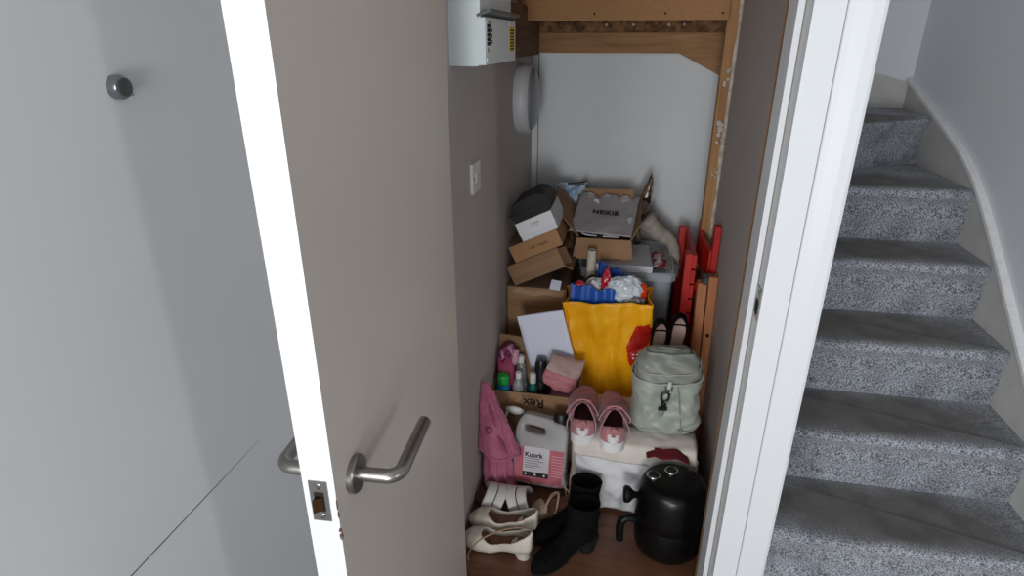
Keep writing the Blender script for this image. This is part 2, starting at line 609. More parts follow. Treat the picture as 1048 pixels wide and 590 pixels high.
def step(A, B, back, z0, z1):
    """Nosing from A (inner) to B (wall side); back: the polygon points behind, B side first."""
    A, B = V((*A, 0)), V((*B, 0))
    d = (B - A).normalized()
    nrm = V((d.y, -d.x, 0))
    mid = V((.81, (A.y + B.y) / 2, z1))
    prof = [(0, z0), (.004, z0 + .06), (.008, z1 - .058), (.020, z1 - .045), (.031, z1 - .030), (.034, z1 - .018), (.029, z1 - .007), (.018, z1 - .001), (0, z1)]
    bm = new()
    n = 36
    Ps = []
    L = (B - A).length
    for i in range(n + 1):
        t = i / n
        base = A.lerp(B, t)
        e = min(1, (L * (1 - t)) / .03)
        k = sqrt(max(0, 1 - (1 - e) ** 2)) * .45 + .55
        row = []
        for (o, z) in prof:
            zz = z1 - (z1 - z) if z < z1 - .06 else z1 - (z1 - z) - (1 - k) * .012
            p = base + nrm * (o * k) + V((0, 0, zz))
            row.append(bm.verts.new(p - mid))
        Ps.append(row)
    for a, b in zip(Ps, Ps[1:]):
        for j in range(len(prof) - 1):
            bm.faces.new((a[j], b[j], b[j + 1], a[j + 1]))
    topv = [r[-1] for r in Ps]
    bk = [bm.verts.new(V((*p, z1)) - mid) for p in back]
    topf = bm.faces.new(topv + bk)
    o = obj('step', bm, M_carpet, stairs, smooth=True, auto=60)
    o.data.polygons[len(o.data.polygons) - 1].use_smooth = False
    o.location = mid - S0
    return o
xi, xo = .42, 1.203
R = [1.445, 1.67, 1.894, 2.12, 2.345]
for i in range(4):
    step((xi, R[i]), (xo, R[i]), [(xo, R[i + 1] + .01), (xi, R[i + 1] + .01)], .2 * i, .2 * (i + 1))
step((xi, R[4]), (xo, R[4]), [(xo, 2.85), (xi, 2.37)], .8, 1.0)
step((xi, R[4] + .02), (xo, 2.835), [(xo, 3.116), (.84, 3.116)], 1.0, 1.2)
step((.84, 3.09), (xi, R[4] + .02), [(.415, 2.4), (.415, 3.116)][::1], 1.2, 1.4) if False else None
# wall string with its capping
ys = [.9 + .02 * i for i in range(112)]
def cap_z(y):
    a = 1.004 + .854 * (y - 2.319)
    b = 1.035 + .355 * (y - 2.319)
    k = 26.0
    return -math.log(math.exp(-k * a) + math.exp(-k * b)) / k
ys = [y for y in ys if y < 3.116] + [3.116]
poly = [(y, max(0, cap_z(y))) for y in ys] + [(3.116, 0)]
poly = [(.9, 0)] + [p for p in poly if p[1] > 0 or p[0] == 3.116]
bm = new()
prism(bm, [(p[0] - S0.y, p[1]) for p in poly], 'X', 1.2035 - S0.x, 1.2215 - S0.x)
M_string = mat('string_paint', (190, 188, 184), .55, rgb2=(200, 198, 194), nscale=12, bump=.05)
obj('string_board', bm, M_string, stairs)
bm = new()
rings = []
pp = [V((0, y, cap_z(y))) for y in ys if cap_z(y) > -.1]
for i, p in enumerate(pp):
    d = (pp[min(i + 1, len(pp) - 1)] - pp[max(i - 1, 0)]).normalized()
    n_ = V((0, -d.z, d.y))
    rings.append([V((x, 0, 0)) + p + n_ * h - S0 for x, h in ((1.197, 0), (1.197, .013), (1.200, .016), (1.2218, .016), (1.2218, 0))])
loft(bm, rings)
obj('string_capping', bm, mat('capping_gloss', (232, 233, 234), .5, rgb2=(222, 222, 222), nscale=60), stairs, smooth=True, auto=30)
bm = new()
prism(bm, [(.415 - S0.x, 1.19), (1.2035 - S0.x, 1.19), (1.2035 - S0.x, 1.312), (1.076 - S0.x, 1.345), (.415 - S0.x, 1.53)], 'Y', 3.100 - S0.y, 3.1155 - S0.y)
obj('end_board', bm, M_string, stairs, bevel=.001)
# ================================================================== FIXTURES IN THE CLOSET
M_cu = mat('consumer_unit_enamel', (222, 232, 232), .45)
M_black = mat('black_plastic', (22, 22, 24), .4)
M_ink = mat('black_print', (24, 23, 24), .7)
M_sticker = mat('white_sticker', (228, 228, 226), .6)
M_yellowst = mat('yellow_sticker', (226, 190, 40), .6)

cu = thing('consumer_unit', 'white metal consumer unit with printed stickers, high on the closet left wall', 'fuse box', (XL, 1.479, 1.43))
bm = new(); box(bm, 0, .070, 0, .375, 0, .24)
obj('back_box', bm, M_cu, cu, bevel=.002)
bm = new(); box(bm, .070, .089, -.001, .376, .003, .107)
box(bm, .070, .076, .002, .374, .107, .24)
obj('front_cover', bm, M_cu, cu, bevel=.0012)
bm = new(); prism(bm, [(.070, .108), (.104, .120), (.102, .126), (.068, .114)], 'Y', -.002, .372)
obj('hinged_flap', bm, mat('smoked_flap', (98, 104, 104), .4), cu, bevel=.001)
bm = new(); lathe(bm, [(.006, 0), (.006, .002), (.004, .003)], (.0885, .014, .014), 12, 'X')
obj('screw', bm, M_cu, cu, smooth=True, auto=30)
bm = new(); box(bm, .089, .0896, .010, .072, .028, .100)
st = obj('warning_sticker', bm, M_sticker, cu, label='white sticker with black ruled table')
bm = new()
for i in range(5):
    box(bm, .0895, .0900, .013, .052, .046 + i * .0098, .0545 + i * .0098)
for i in range(3):
    box(bm, .0895, .0900, .056, .069, .050 + i * .013, .058 + i * .013)
box(bm, .0895, .0900, .030, .050, .0955, .0985)
obj('printed_table', bm, M_ink, st)
bm = new(); lathe(bm, [(.006, .0894), (.006, .0901)], (0, .024, .036), 6, 'X')
obj('warning_symbol', bm, mat('dim_print', (120, 112, 108), .7), st)
bm = new(); box(bm, .089, .0896, .285, .360, .028, .104)
st = obj('test_sticker', bm, M_yellowst, cu, label='yellow and white sticker')
bm = new(); box(bm, .0895, .0899, .287, .358, .092, .103)
obj('sticker_heading', bm, M_sticker, st)
bm = new()
for i in range(7):
    box(bm, .0895, .0900, .295, .352, .033 + i * .008, .037 + i * .008)
obj('printed_lines', bm, M_ink, st)

bl = thing('bulkhead_light', 'round grey bulkhead lamp, unlit, on the closet left wall by the corner', 'wall light', (XL, 2.40, 1.272), group=None)
bl.scale = (.82, .97, 1)
bm = new(); lathe(bm, [(.128, 0), (.131, .010), (.131, .045), (.124, .060), (.116, .066)], (0, 0, 0), 48, 'X', cap1=False)
obj('body_ring', bm, mat('bulkhead_rim', (196, 198, 202), .4), bl, smooth=True, auto=35)
bm = new(); lathe(bm, [(.117, .058), (.112, .072), (.095, .086), (.06, .094), (.001, .097)], (0, 0, 0), 48, 'X')
obj('diffuser', bm, mat('bulkhead_diffuser', (128, 132, 140), .35, coat=.3), bl, smooth=True)
bm = new(); box(bm, .0585, .069, -.104, -.088, -.02, .02)
obj('clip', bm, M_black, bl, bevel=.001)

sw = thing('light_switch', 'white wall switch on the taupe closet wall beside the door', 'light switch', (XL, 1.68, 1.118))
bm = new(); box(bm, 0, .009, -.043, .043, -.043, .043)
obj('face_plate', bm, mat('switch_white', (226, 224, 220), .35), sw, bevel=.003, segs=3)
bm = new(); prism(bm, [(-.018, .0085), (.018, .0085), (.018, .0095), (0, .0125), (-.018, .0105)], 'Y', -.012, .012)
xform(bm, Matrix(((0, 0, 1, 0), (0, 1, 0, 0), (1, 0, 0, 0), (0, 0, 0, 1))))
obj('rocker', bm, mat('rocker_white', (214, 212, 208), .3), sw, bevel=.0008)
for s in (-1, 1):
    bm = new(); lathe(bm, [(.0035, .0085), (.003, .0098)], (0, s * .0301, 0), 10, 'X')
    obj('screw', bm, M_chrome, sw)

# ================================================================== ON THE FLOOR
# ---- air fryer
M_fryer = mat('fryer_gloss', (9, 9, 10), .30, spec=.35)
M_fryer_matte = mat('fryer_matte', (12, 12, 13), .45, spec=.3)
fr = thing('air_fryer', 'black rounded air fryer with two silver ringed dials on the closet floor', 'air fryer', (.207, 1.502, 0), (0, 0, radians(6)))
fr.scale = (1.02, .97, 1.06)
bm = new()
lathe(bm, [(.070, .004), (.088, .009), (.0985, .022), (.1035, .045), (.1055, .08), (.1058, .118), (.1045, .1215), (.1045, .1235)], n=56)
obj('basket_drawer', bm, M_fryer, fr, smooth=True, auto=40)
bm = new()
lathe(bm, [(.1035, .1225), (.1035, .1245), (.1062, .127), (.1060, .150), (.1045, .185), (.1015, .212), (.096, .232), (.088, .243), (.078, .248), (.06, .2505), (.001, .251)], n=56)
obj('body', bm, M_fryer, fr, smooth=True, auto=50)
for a in (35, 155, 275, 95):
    bm = new()
    lathe(bm, [(.008, 0), (.009, .008)], (.06 * cos(radians(a)), .06 * sin(radians(a)), 0), 12)
    obj('foot', bm, M_black, fr)
def dial(name, x, y):
    z = .2492
    bm = new(); lathe(bm, [(.0205, z), (.0205, z + .006), (.0185, z + .0085), (.0155, z + .0085), (.0145, z + .006)], (x, y, 0), 32, cap1=False)
    d = obj('dial', bm, mat('dial_ring', (188, 184, 180), .25, 1.0), fr, smooth=True, auto=35, label='silver ringed dial')
    bm = new(); lathe(bm, [(.0148, z), (.0148, z + .010), (.012, z + .012), (.001, z + .012)], (x, y, 0), 28)
    box(bm, x - .002, x + .002, y - .013, y + .013, z + .011, z + .0165)
    obj('dial_cap', bm, M_black, d, smooth=True, auto=30)
dial('dial', -.060, .008)
dial('dial', -.004, .034)
bm = new()
for i in range(11):
    a = radians(-62 + i * 12.5)
    M = Matrix.Rotation(a, 4, 'Z')
    box(bm, .044, .073, -.0022, .0022, .2440, .2512, M)
obj('vent_slots', bm, mat('vent_black', (8, 8, 9), .6), fr, bevel=.001)
bm = new()
tube(bm, catmull([(-.098, -.012, .108), (-.126, -.016, .114), (-.143, -.018, .106), (-.149, -.018, .076), (-.147, -.018, .034)], 6),
     lambda t: .0150 if t > .45 else .0130, 14, flat=.8)
obj('drawer_handle', bm, M_fryer_matte, fr, smooth=True, auto=60)
bm = new(); lathe(bm, [(.008, .02), (.011, .0), (.024, -.012), (.026, -.018), (.026, -.027), (.021, -.031), (.001, -.031)], (-.112, .012, .178), 24, 'X')
obj('side_knob', bm, M_fryer_matte, fr, smooth=True, auto=40)
bm = new()
tube(bm, catmull([(.103, -.02, .075), (.118, -.03, .08), (.119, -.02, .04), (.105, -.0, .045)], 6), .008, 10)
obj('rear_grip', bm, M_fryer_matte, fr, smooth=True)

# ---- cream tote
M_canvas = mat('cream_canvas', (206, 198, 188), .9, rgb2=(214, 207, 198), nscale=25, bump=.25, bscale=420)
M_white_bag = mat('white_lining', (212, 211, 214), .8, bump=.15, bscale=150)
tote = thing('canvas_storage_bag', 'large cream canvas bag with open flap lying under the trainers and the rucksack', 'bag', (.090, 1.796, 0.003))
tote.scale = (1, 1, .935)
bm = new()
rings = []
prof = [(0, .395, .29, .03), (.02, .42, .315, .05), (.08, .425, .325, .05), (.16, .418, .32, .05), (.225, .41, .315, .05), (.262, .40, .30, .05), (.28, .37, .275, .05), (.287, .30, .21, .05), (.287, .15, .1, .04)]
for z, w_, d_, r_ in prof:
    rings.append(densify(rrect(0, 0, z, w_, d_, r_), 72))
loft(bm, rings)
bmesh.ops.subdivide_edges(bm, edges=[e for e in bm.edges if abs(e.verts[0].co.z - e.verts[1].co.z) > .01], cuts=3)
for v in bm.verts:
    n = noise.noise_vector(v.co * 9 + V((4, 0, 2)))
    f = noise.noise(V((v.co.x * 16 + 3 * v.co.z, v.co.y * 8, v.co.z * 6)))
    k = 1 if v.co.z > .03 else v.co.z / .03
    v.co += V((n.x * .008, n.y * .012 + f * .006, n.z * .005 * k)) * k
obj('bag_body', bm, M_canvas, tote, smooth=True, auto=70)
# folded over flap sagging along the front edge, and the pale front panel
bm = new()
def flap(u, v):
    x = -.200 + .39 * u
    sag = .018 * sin(pi * u) + .006 * noise.noise(V((u * 7, 1, 0)))
    if v < .55:
        t = v / .55
        return V((x, -.06 - .112 * t, .290 + .010 * sin(pi * t) + .004 * noise.noise(V((u * 9, t * 5, 4)))))
    t = (v - .55) / .45
    return V((x + .004 * t, -.172 - .010 * sin(t * pi / 2), .290 - (.046 + sag) * t + .003 * noise.noise(V((u * 14, t * 3, 8)))))
grid(bm, 40, 18, flap)
obj('top_flap', bm, M_canvas, tote, smooth=True, solid=.003)
bm = new()
def fpan(u, v):
    x = -.200 + .40 * u + .035 * (1 - v) * (1 - u)
    z = .012 + .245 * v - .012 * noise.noise(V((u * 5, 0, 6))) * (1 - v)
    e = min(1, min(u, 1 - u) * 9)
    y = -.168 - .012 * e - .010 * sin(pi * v) * e + .009 * noise.noise(V((u * 7 + v * 4, v * 4, 2))) + .005 * (1 - 2 * abs(noise.noise(V((u * 9 - v * 6, v * 7, 5)))))
    return V((x, y, z))
grid(bm, 40, 24, fpan)
obj('front_panel', bm, M_white_bag, tote, smooth=True, solid=.003, label='whitish front panel of the bag')
rc = thing('maroon_garment', 'dark red garment poking out from under the cream bag flap', 'clothing', (.200, 1.640, .256))
bm = new()
def rfn(u, v):
    x = -.075 + .13 * u
    return V((x, -.016 - .040 * v + .006 * sin(u * 11), .024 * sin(pi * u) ** .8 * (1 - .75 * v) + .008 * v + .004))
grid(bm, 24, 10, rfn)
crumple(bm, .0035, 40, 5)
obj('fabric', bm, mat('maroon_cloth', (112, 18, 26), .85, rgb2=(86, 12, 20), nscale=30, bump=.2), rc, smooth=True, solid=.003)

# ---- 5 litre can
M_can = mat('can_plastic', (222, 220, 220), .40, rgb2=(214, 212, 212), nscale=8, trans=.55, bump=.05, bscale=40)
M_liquid = mat('pink_liquid', (206, 112, 126), .3)
can = thing('jerrycan', 'translucent plastic jerrycan of pink liquid with black cap, in front of the cardboard carton', 'jerrycan', (-.232, 1.708, .012), (radians(-17), 0, radians(-3)))
can.scale = (1, .72, .94)
out = [(-.080, 0.013), (.080, .013), (.083, .05), (.083, .19), (.078, .222), (.062, .236), (.036, .238), (.024, .246), (-.050, .254), (-.066, .248), (-.080, .216), (-.083, .17), (-.083, .05)]
out = [(p.x, p.y) for p in catmull([(a, b, 0) for a, b in out], 4, True)]
hole = catmull([(-.062, .238, 0), (.010, .231, 0), (.024, .212, 0), (.012, .186, 0), (-.056, .190, 0), (-.074, .214, 0)], 4, True)
bm = plate_curve(out, [[(p.x, p.y) for p in hole]], .045, .012, 3)
xform(bm, T((0, 0, 0), (pi / 2, 0, 0)))
for v in bm.verts:
    v.co.z = max(v.co.z, .001)
    if v.co.z > .15:
        v.co.y *= 1 - .42 * min(1, (v.co.z - .15) / .10)
obj('bottle_body', bm, M_can, can, smooth=True, auto=50)
bm = new()
loft(bm, [densify(rrect(0, 0, z, w_, .088, .02), 48) for z, w_ in ((.010, .155), (.014, .162), (.146, .166), (.149, .164))])
obj('liquid', bm, M_liquid, can, smooth=True, auto=50)
bm = new(); lathe(bm, [(.023, .236), (.0255, .240), (.0255, .276), (.024, .279), (.001, .279)], (.060, -.006, 0), 36)
for i in range(24):
    a = 2 * pi * i / 24
    box(bm, -.0008, .0008, -.0008, .0008, .242, .274, T((.060 + .0257 * cos(a), -.006 + .0257 * sin(a), 0), (0, 0, a)))
obj('cap', bm, M_black, can, smooth=True, auto=35)
YFc = -.0575
bm = new(); box(bm, -.086, .086, YFc - .0003, YFc + .001, .010, .146)
xform(bm, Matrix.Identity(4))
pk = obj('pink_label', bm, mat('pink_label_paper', (186, 92, 106), .5, rgb2=(196, 104, 116), nscale=20), can)
bm = new(); box(bm, -.056, .036, YFc - .0008, YFc - .0003, .034, .150)
lb = obj('label', bm, mat('label_white', (206, 202, 206), .55), can, label='white paper label with black lettering')
bm = new(); box(bm, -.056, .036, YFc - .0012, YFc - .0008, .034, .052)
obj('label_foot', bm, M_ink, lb)
lettering('Kuork', .025, T((-.020, YFc - .0010, .118), (pi / 2, 0, 0)), M_ink, lb, bold=.0008)
bm = new()
for z, w_ in ((.103, .055), (.094, .068), (.085, .05), (.076, .06), (.068, .04)):
    box(bm, -.052, -.052 + w_, YFc - .0011, YFc - .0008, z, z + .0028)
obj('small_print', bm, mat('grey_print', (120, 116, 122), .7), lb)
for x in (-.045, -.011, .022):
    bm = new(); lathe(bm, [(.004, -.0014), (.004, -.0010)], (x, YFc, .043), 10, 'Y')
    obj('symbol', bm, M_sticker, lb)
bm = new()
for i in range(8):
    box(bm, .044, .086, YFc - .0009, YFc - .0003, .046 + i * .011, .049 + i * .011)
obj('pink_print', bm, mat('pale_pink_print', (222, 160, 168), .6), pk)

# ---- footwear ---------------------------------------------------------------
def foot_w(t, L, W):
    """half widths (inner, outer) of a sole, t=0 heel .. 1 toe"""
    pts = [(0, .01), (.012, .34), (.03, .54), (.10, .74), (.25, .80), (.42, .74), (.60, .93), (.74, 1.0), (.86, .88), (.94, .62), (.98, .36), (1, .08)]
    for (a, wa), (b, wb) in zip(pts, pts[1:]):
        if t <= b:
            k = (t - a) / (b - a)
            k = k * k * (3 - 2 * k)
            return (wa + (wb - wa) * k) * W / 2
    return .05 * W
def foot_c(t, W, side):
    return side * W * .10 * sin(pi * min(1, max(0, (t - .25) / .75)))
ST = [0, .01, .03, .06, .10, .15, .2, .27, .34, .41, .48, .55, .62, .68, .74, .79, .84, .88, .92, .95, .975, .99, 1]

def sole(bm, L, W, z_of, th, side=1, grow=1.0):
    top, bot = [], []
    A, B = [], []
    for t in ST:
        hw = foot_w(t, L, W) * grow
        c = foot_c(t, W, side)
        z0 = z_of(t)
        y = (t - .5) * L * (1 + (grow - 1) * .4) + .0
        A.append([(c - hw, y, z0), (c + hw, y, z0)])
        B.append([(c - hw, y, z0 + th(t) if callable(th) else z0 + th), (c + hw, y, z0 + th(t) if callable(th) else z0 + th)])
    rings = []
    for a, b in zip(A, B):
        rings.append([V(a[0]), V(a[1]), V(b[1]), V(b[0])])
    loft(bm, rings)

def upper(bm, L, W, z_of, h_of, side=1, keep=None, ns=28, pw=.8, nt=44, cinch=1.0):
    def fn(u, s):
        t = u
        hw = foot_w(t, L, W) * cinch
        a = pi * s
        cx = foot_c(t, W, side)
        ca, sa = cos(a), sin(a)
        x = cx - hw * (abs(ca) ** .75) * (1 if ca > 0 else -1)
        return V((x, (t - .5) * L, z_of(t) + h_of(t) * max(sa, 0) ** pw))
    grid(bm, nt, ns, fn, keep)

def lerp_tab(tab):
    def f(t):
        for (a, x), (b, y) in zip(tab, tab[1:]):
            if t <= b:
                k = (t - a) / (b - a) if b > a else 0
                k = k * k * (3 - 2 * k)
                return x + (y - x) * k
        return tab[-1][1]
    return f

# cream block heeled pumps
M_cream = mat('cream_leather', (214, 206, 192), .5, rgb2=(206, 197, 182), nscale=14, bump=.06, bscale=200)
M_insole = mat('tan_insole', (140, 104, 82), .75, rgb2=(118, 84, 66), nscale=25)
M_tan = mat('tan_strap', (176, 142, 116), .6)
def pump(name, label, loc, rotz, strap):
    r = thing(name, label, 'shoe', loc, (0, 0, rotz), 'cream pumps')
    L, W = .235, .078
    zf = lerp_tab([(0, .036), (.22, .034), (.6, .006), (1, .008)])
    hf = lerp_tab([(0, .064), (.08, .062), (.3, .042), (.55, .036), (.72, .044), (.85, .040), (1, .020)])
    bm = new(); sole(bm, L, W, zf, .005)
    obj('sole', bm, M_tan, r, smooth=True, auto=40)
    def keep(t, s):
        return not (((t - .37) / .345) ** 2 + ((s - .5) / .33) ** 2 < 1)
    bm = new(); upper(bm, L, W, zf, hf, keep=keep, nt=60, ns=40, pw=.55)
    obj('upper', bm, M_cream, r, smooth=True, solid=.0024)
    bm = new(); sole(bm, L, W, lambda t: zf(t) + .0055, .001, grow=.93)
    obj('insole', bm, M_insole, r, smooth=True, auto=40, label='brown insole')
    bm = new()
    loft(bm, [densify(rrect(0, -.5 * L + .030 + .003 * k, z, w_, d_, .02), 28) for k, (z, w_, d_) in enumerate(((0, .046, .044), (.012, .048, .046), (.03, .054, .054), (.040, .058, .060)))])
    obj('block_heel', bm, M_cream, r, smooth=True, auto=50)
    if strap:
        bm = new()
        pts = catmull([(.030, -.085, .080), (.012, -.062, .094), (-.02, -.02, .100), (-.050, .03, .082), (-.062, .062, .044), (-.066, .072, .014), (-.072, .066, .003)], 8)
        tube(bm, pts, .0035, 8, flat=.45)
        obj('ankle_strap', bm, M_tan, r, smooth=True, label='thin tan strap hanging over the side')
    return r
pump('pump_shoe', 'cream block heeled pump with loose tan strap, nearest the doorway on the floor', (-.319, 1.388, 0), radians(84), True)
pump('pump_shoe', 'cream block heeled pump standing behind the one with the loose tan strap', (-.317, 1.477, 0), radians(86), False)

# white cut-out slides
M_whitestrap = mat('white_leather', (218, 214, 208), .5, bump=.05)
M_brown = mat('brown_footbed', (92, 62, 50), .75, rgb2=(78, 52, 42), nscale=30)
def slide(label, loc, rotz):
    r = thing('slide_sandal', label, 'sandal', loc, (0, 0, rotz))
    L, W = .235, .10
    zf = lerp_tab([(0, .020), (.4, .012), (1, .006)])
    bm = new(); sole(bm, L, W, lambda t: 0.001, lambda t: zf(t) + .006)
    obj('sole', bm, M_brown, r, smooth=True, auto=40)
    for k, (t0, t1) in enumerate(((.10, .245), (.258, .40), (.54, .685), (.698, .84))):
        bm = new()
        def fn(u, s, t0=t0, t1=t1):
            bow = .09 * sin(pi * s) * (1 if t0 < .5 else -1)
            t = t0 + (t1 - t0) * u + bow
            hw = W * .5 * 1.02
            a = pi * s
            x = -hw * cos(a) + foot_c(t, W, 1)
            return V((x, (t - .5) * L, .010 + .058 * sin(a) ** .6))
        grid(bm, 6, 24, fn)
        obj('strap', bm, M_whitestrap, r, smooth=True, solid=.0026)
    return r
slide('brown slide sandal with two broad white straps, in front of the pink garment', (-.319, 1.591, 0), radians(-86))

# beige strappy sandal
M_beige = mat('beige_suede', (172, 148, 126), .9, bump=.1, bscale=300)
def strappy(label, loc, rotz, lean=0):
    r = thing('strappy_sandal', label, 'sandal', loc, (0, lean, rotz), 'beige strappy sandals')
    L, W = .185, .072
    zf = lerp_tab([(0, .018), (.3, .014), (1, .004)])
    bm = new(); sole(bm, L, W, lambda t: .001, lambda t: zf(t) + .009)
    obj('sole', bm, mat('espadrille_sole', (160, 138, 118), .9, rgb2=(136, 114, 96), nscale=90, bump=.4), r, smooth=True, auto=40)
    bm = new(); sole(bm, L, W, lambda t: zf(t) + .0095, .0015, grow=.92)
    obj('insole', bm, M_insole, r, smooth=True, auto=40)
    hf = lerp_tab([(0, .05), (.3, .04), (.6, .034), (.8, .032), (1, .016)])
    bm = new(); upper(bm, L, W, lambda t: zf(t) + .006, hf, keep=lambda t, s: t > .70 + .06 * abs(s - .5), pw=.6)
    obj('toe_band', bm, M_beige, r, smooth=True, solid=.003)
    bm = new(); upper(bm, L, W, lambda t: zf(t) + .006, hf, keep=lambda t, s: t < .16 and (s < .3 or s > .7 or t < .05), pw=.6)
    obj('heel_counter', bm, M_beige, r, smooth=True, solid=.003)
    for pts in ([(-.036, .02, .012), (-.03, .01, .05), (0, -.01, .075), (.03, .0, .05), (.038, .015, .012)],
                [(-.032, -.06, .02), (-.03, -.055, .06), (.0, -.03, .098), (.028, -.05, .06), (.033, -.06, .02)],
                [(.030, -.03, .05), (.0, .02, .066), (-.02, .055, .034)]):
        bm = new(); tube(bm, catmull(pts, 8), .004, 8, flat=.5)
        obj('strap', bm, M_beige, r, smooth=True)
    return r
strappy('beige strappy sandal with crossed straps behind the black boots', (-.158, 1.584, 0), radians(124))

# black ankle boots
M_suede = mat('black_suede', (9, 9, 10), .95, rgb2=(15, 14, 15), nscale=60, bump=.15, bscale=300, spec=.12)
M_bootsole = mat('boot_sole', (12, 12, 12), .6)
def boot(label, loc, rotz, lean=(0, 0)):
    r = thing('ankle_boot', label, 'boot', loc, (lean[0], lean[1], rotz), 'black ankle boots')
    L, W = .245, .074
    zf = lerp_tab([(0, .046), (.24, .044), (.62, .006), (1, .010)])
    hf = lerp_tab([(0, .062), (.15, .085), (.35, .082), (.5, .062), (.65, .047), (.85, .040), (.95, .030), (1, .014)])
    bm = new(); sole(bm, L, W, zf, .006, grow=1.03)
    obj('sole', bm, M_bootsole, r, smooth=True, auto=40)
    bm = new(); upper(bm, L, W, lambda t: zf(t) + .004, hf, pw=.6, nt=60, ns=32)
    rings = []
    for z, yc, w_, d_ in ((.080, -.055, .070, .112), (.105, -.058, .070, .106), (.125, -.062, .072, .100), (.150, -.066, .078, .102), (.172, -.069, .082, .106), (.186, -.070, .083, .108)):
        rr = circ((0, yc, z + 0), 1, 36, 'Z', w_ / 2, d_ / 2)
        for p in rr:
            p.z += .010 * (p.y - yc) / .05 * (1 if z > .14 else .4)
        rings.append(rr)
    inner = []
    for z, yc, w_, d_ in ((.186, -.070, .076, .100), (.150, -.066, .070, .092), (.110, -.060, .060, .086)):
        rr = circ((0, yc, z - .001), 1, 36, 'Z', w_ / 2, d_ / 2)
        for p in rr:
            p.z += .010 * (p.y - yc) / .05 * (1 if z > .14 else .4)
        inner.append(rr)
    loft(bm, rings + inner, cap0=False, cap1=True)
    crumple(bm, .0022, 26, 4)
    obj('upper', bm, M_suede, r, smooth=True)
    bm = new()
    loft(bm, [densify(rrect(0, -.5 * L + .034 + dy, z, w_, d_, .018), 28) for z, w_, d_, dy in ((0, .056, .050, .004), (.02, .058, .052, .002), (.05, .066, .064, .0))])
    obj('block_heel', bm, M_bootsole, r, smooth=True, auto=50)
    return r
boot('black suede ankle boot with block heel, in front of the other boot', (-.105, 1.392, 0), radians(134))
boot('black suede ankle boot half hidden behind the nearer boot', (-.112, 1.497, 0), radians(127))

# ---- pink garment
M_pink = mat('pink_cotton', (186, 106, 134), .85, rgb2=(170, 90, 120), nscale=16, bump=.12, bscale=300, sheen=.2)
pg = thing('pink_garment', 'pink cotton garment slumped against the closet left wall beside the carton', 'clothing', (-.378, 1.684, 0))
def leg_part(cx, cy, top, r0, seed):
    bm = new()
    rings = []
    n = 40
    for k in range(26):
        t = k / 25
        z = .004 + (top - .004) * t
        rr = []
        for i in range(n):
            a = 2 * pi * i / n
            w_ = r0 * (1 - .25 * t) * (1 + .16 * sin(5 * a + 3 * t + seed) + .10 * sin(9 * a - 4 * t + seed))
            rr.append(V((cx + w_ * cos(a) * .8 - .02 * t, cy + w_ * sin(a) * .8, z + (.008 * sin(3 * a + seed) if k > 0 else 0))))
        rings.append(rr)
    loft(bm, rings)
    crumple(bm, .0045, 22, seed, zmin=.002)
    obj('sleeve', bm, M_pink, pg, smooth=True)
leg_part(-.005, -.002, .20, .048, 1)
leg_part(.036, .004, .19, .036, 2)
bm = new()
def drape(u, v):
    # v: 0 apex .. 1 hem ; u across
    a = radians(205 + 165 * u)
    z = .415 - .225 * v - .045 * v * u
    k = v ** .9
    rx, ry = .010 + .064 * k, .008 + .062 * k
    cx, cy = -.050 + .050 * k, .02 - .024 * k
    f = 1 + .10 * sin(u * 13 + v * 2) * k
    return V((cx + rx * f * cos(a), cy + ry * f * sin(a), z))
grid(bm, 48, 40, drape)
crumple(bm, .005, 16, 9)
crumple(bm, .0035, 38, 4, ridge=True)
for v in bm.verts:
    v.co.x = max(v.co.x, -.057)
obj('body', bm, M_pink, pg, smooth=True, solid=.004)
bm = new()
tube(bm, [drape(u / 40, 1.0) + V((0, -.002, 0)) for u in range(41)], .0048, 8)
obj('hem', bm, M_pink, pg, smooth=True)
bm = new()
p0 = drape(.40, .62)
lathe(bm, [(.011, -.003), (.0125, 0), (.011, .002), (.001, .001)], (0, 0, 0), 22, 'Y')
xform(bm, T((p0.x - .002, p0.y - .008, p0.z), (0, 0, .1)))
obj('button', bm, mat('button_pink', (150, 72, 96), .45), pg, smooth=True)
for (u0, v0, u1, v1) in ((.50, .28, .56, .55), (.56, .68, .66, .92)):
    bm = new()
    pts = [drape(u0 + (u1 - u0) * k / 8, v0 + (v1 - v0) * k / 8) + V((0, -.006, 0)) for k in range(9)]
    tube(bm, pts, lambda t: .0055 * sin(pi * min(.95, max(.05, t))) + .001, 8)
    obj('quilt_fold', bm, mat('pink_seam', (150, 76, 100), .9), pg, smooth=True)
# ================================================================== CARDBOARD AND CONTENTS
def card(name, rgb, rgb2):
    return mat(name, rgb, .85, rgb2=rgb2, nscale=7, bump=.05, bscale=180)
M_card = card('brown_cardboard', (150, 114, 82), (162, 126, 94))
M_card2 = card('dull_cardboard', (134, 104, 78), (146, 114, 86))
M_card3 = card('dark_cardboard', (112, 84, 62), (122, 93, 70))
M_tape = mat('parcel_tape', (152, 116, 84), .18, coat=.5)

def walls(bm, w, d, h, t=.005, front=None, y0=None, back=None):
    """open carton: bottom and four walls, local origin at the middle of its base"""
    hf = h if front is None else front
    hb = h if back is None else back
    box(bm, -w / 2, w / 2, -d / 2, d / 2, 0, t)
    box(bm, -w / 2, w / 2, -d / 2, -d / 2 + t, t, hf)
    box(bm, -w / 2, w / 2, d / 2 - t, d / 2, t, hb)
    for s in (-1, 1):
        x = s * (w / 2 - t / 2)
        prism(bm, [(-d / 2 + t, t), (d / 2 - t, t), (d / 2 - t, hb), (-d / 2 + t, hf)], 'X', x - t / 2, x + t / 2)

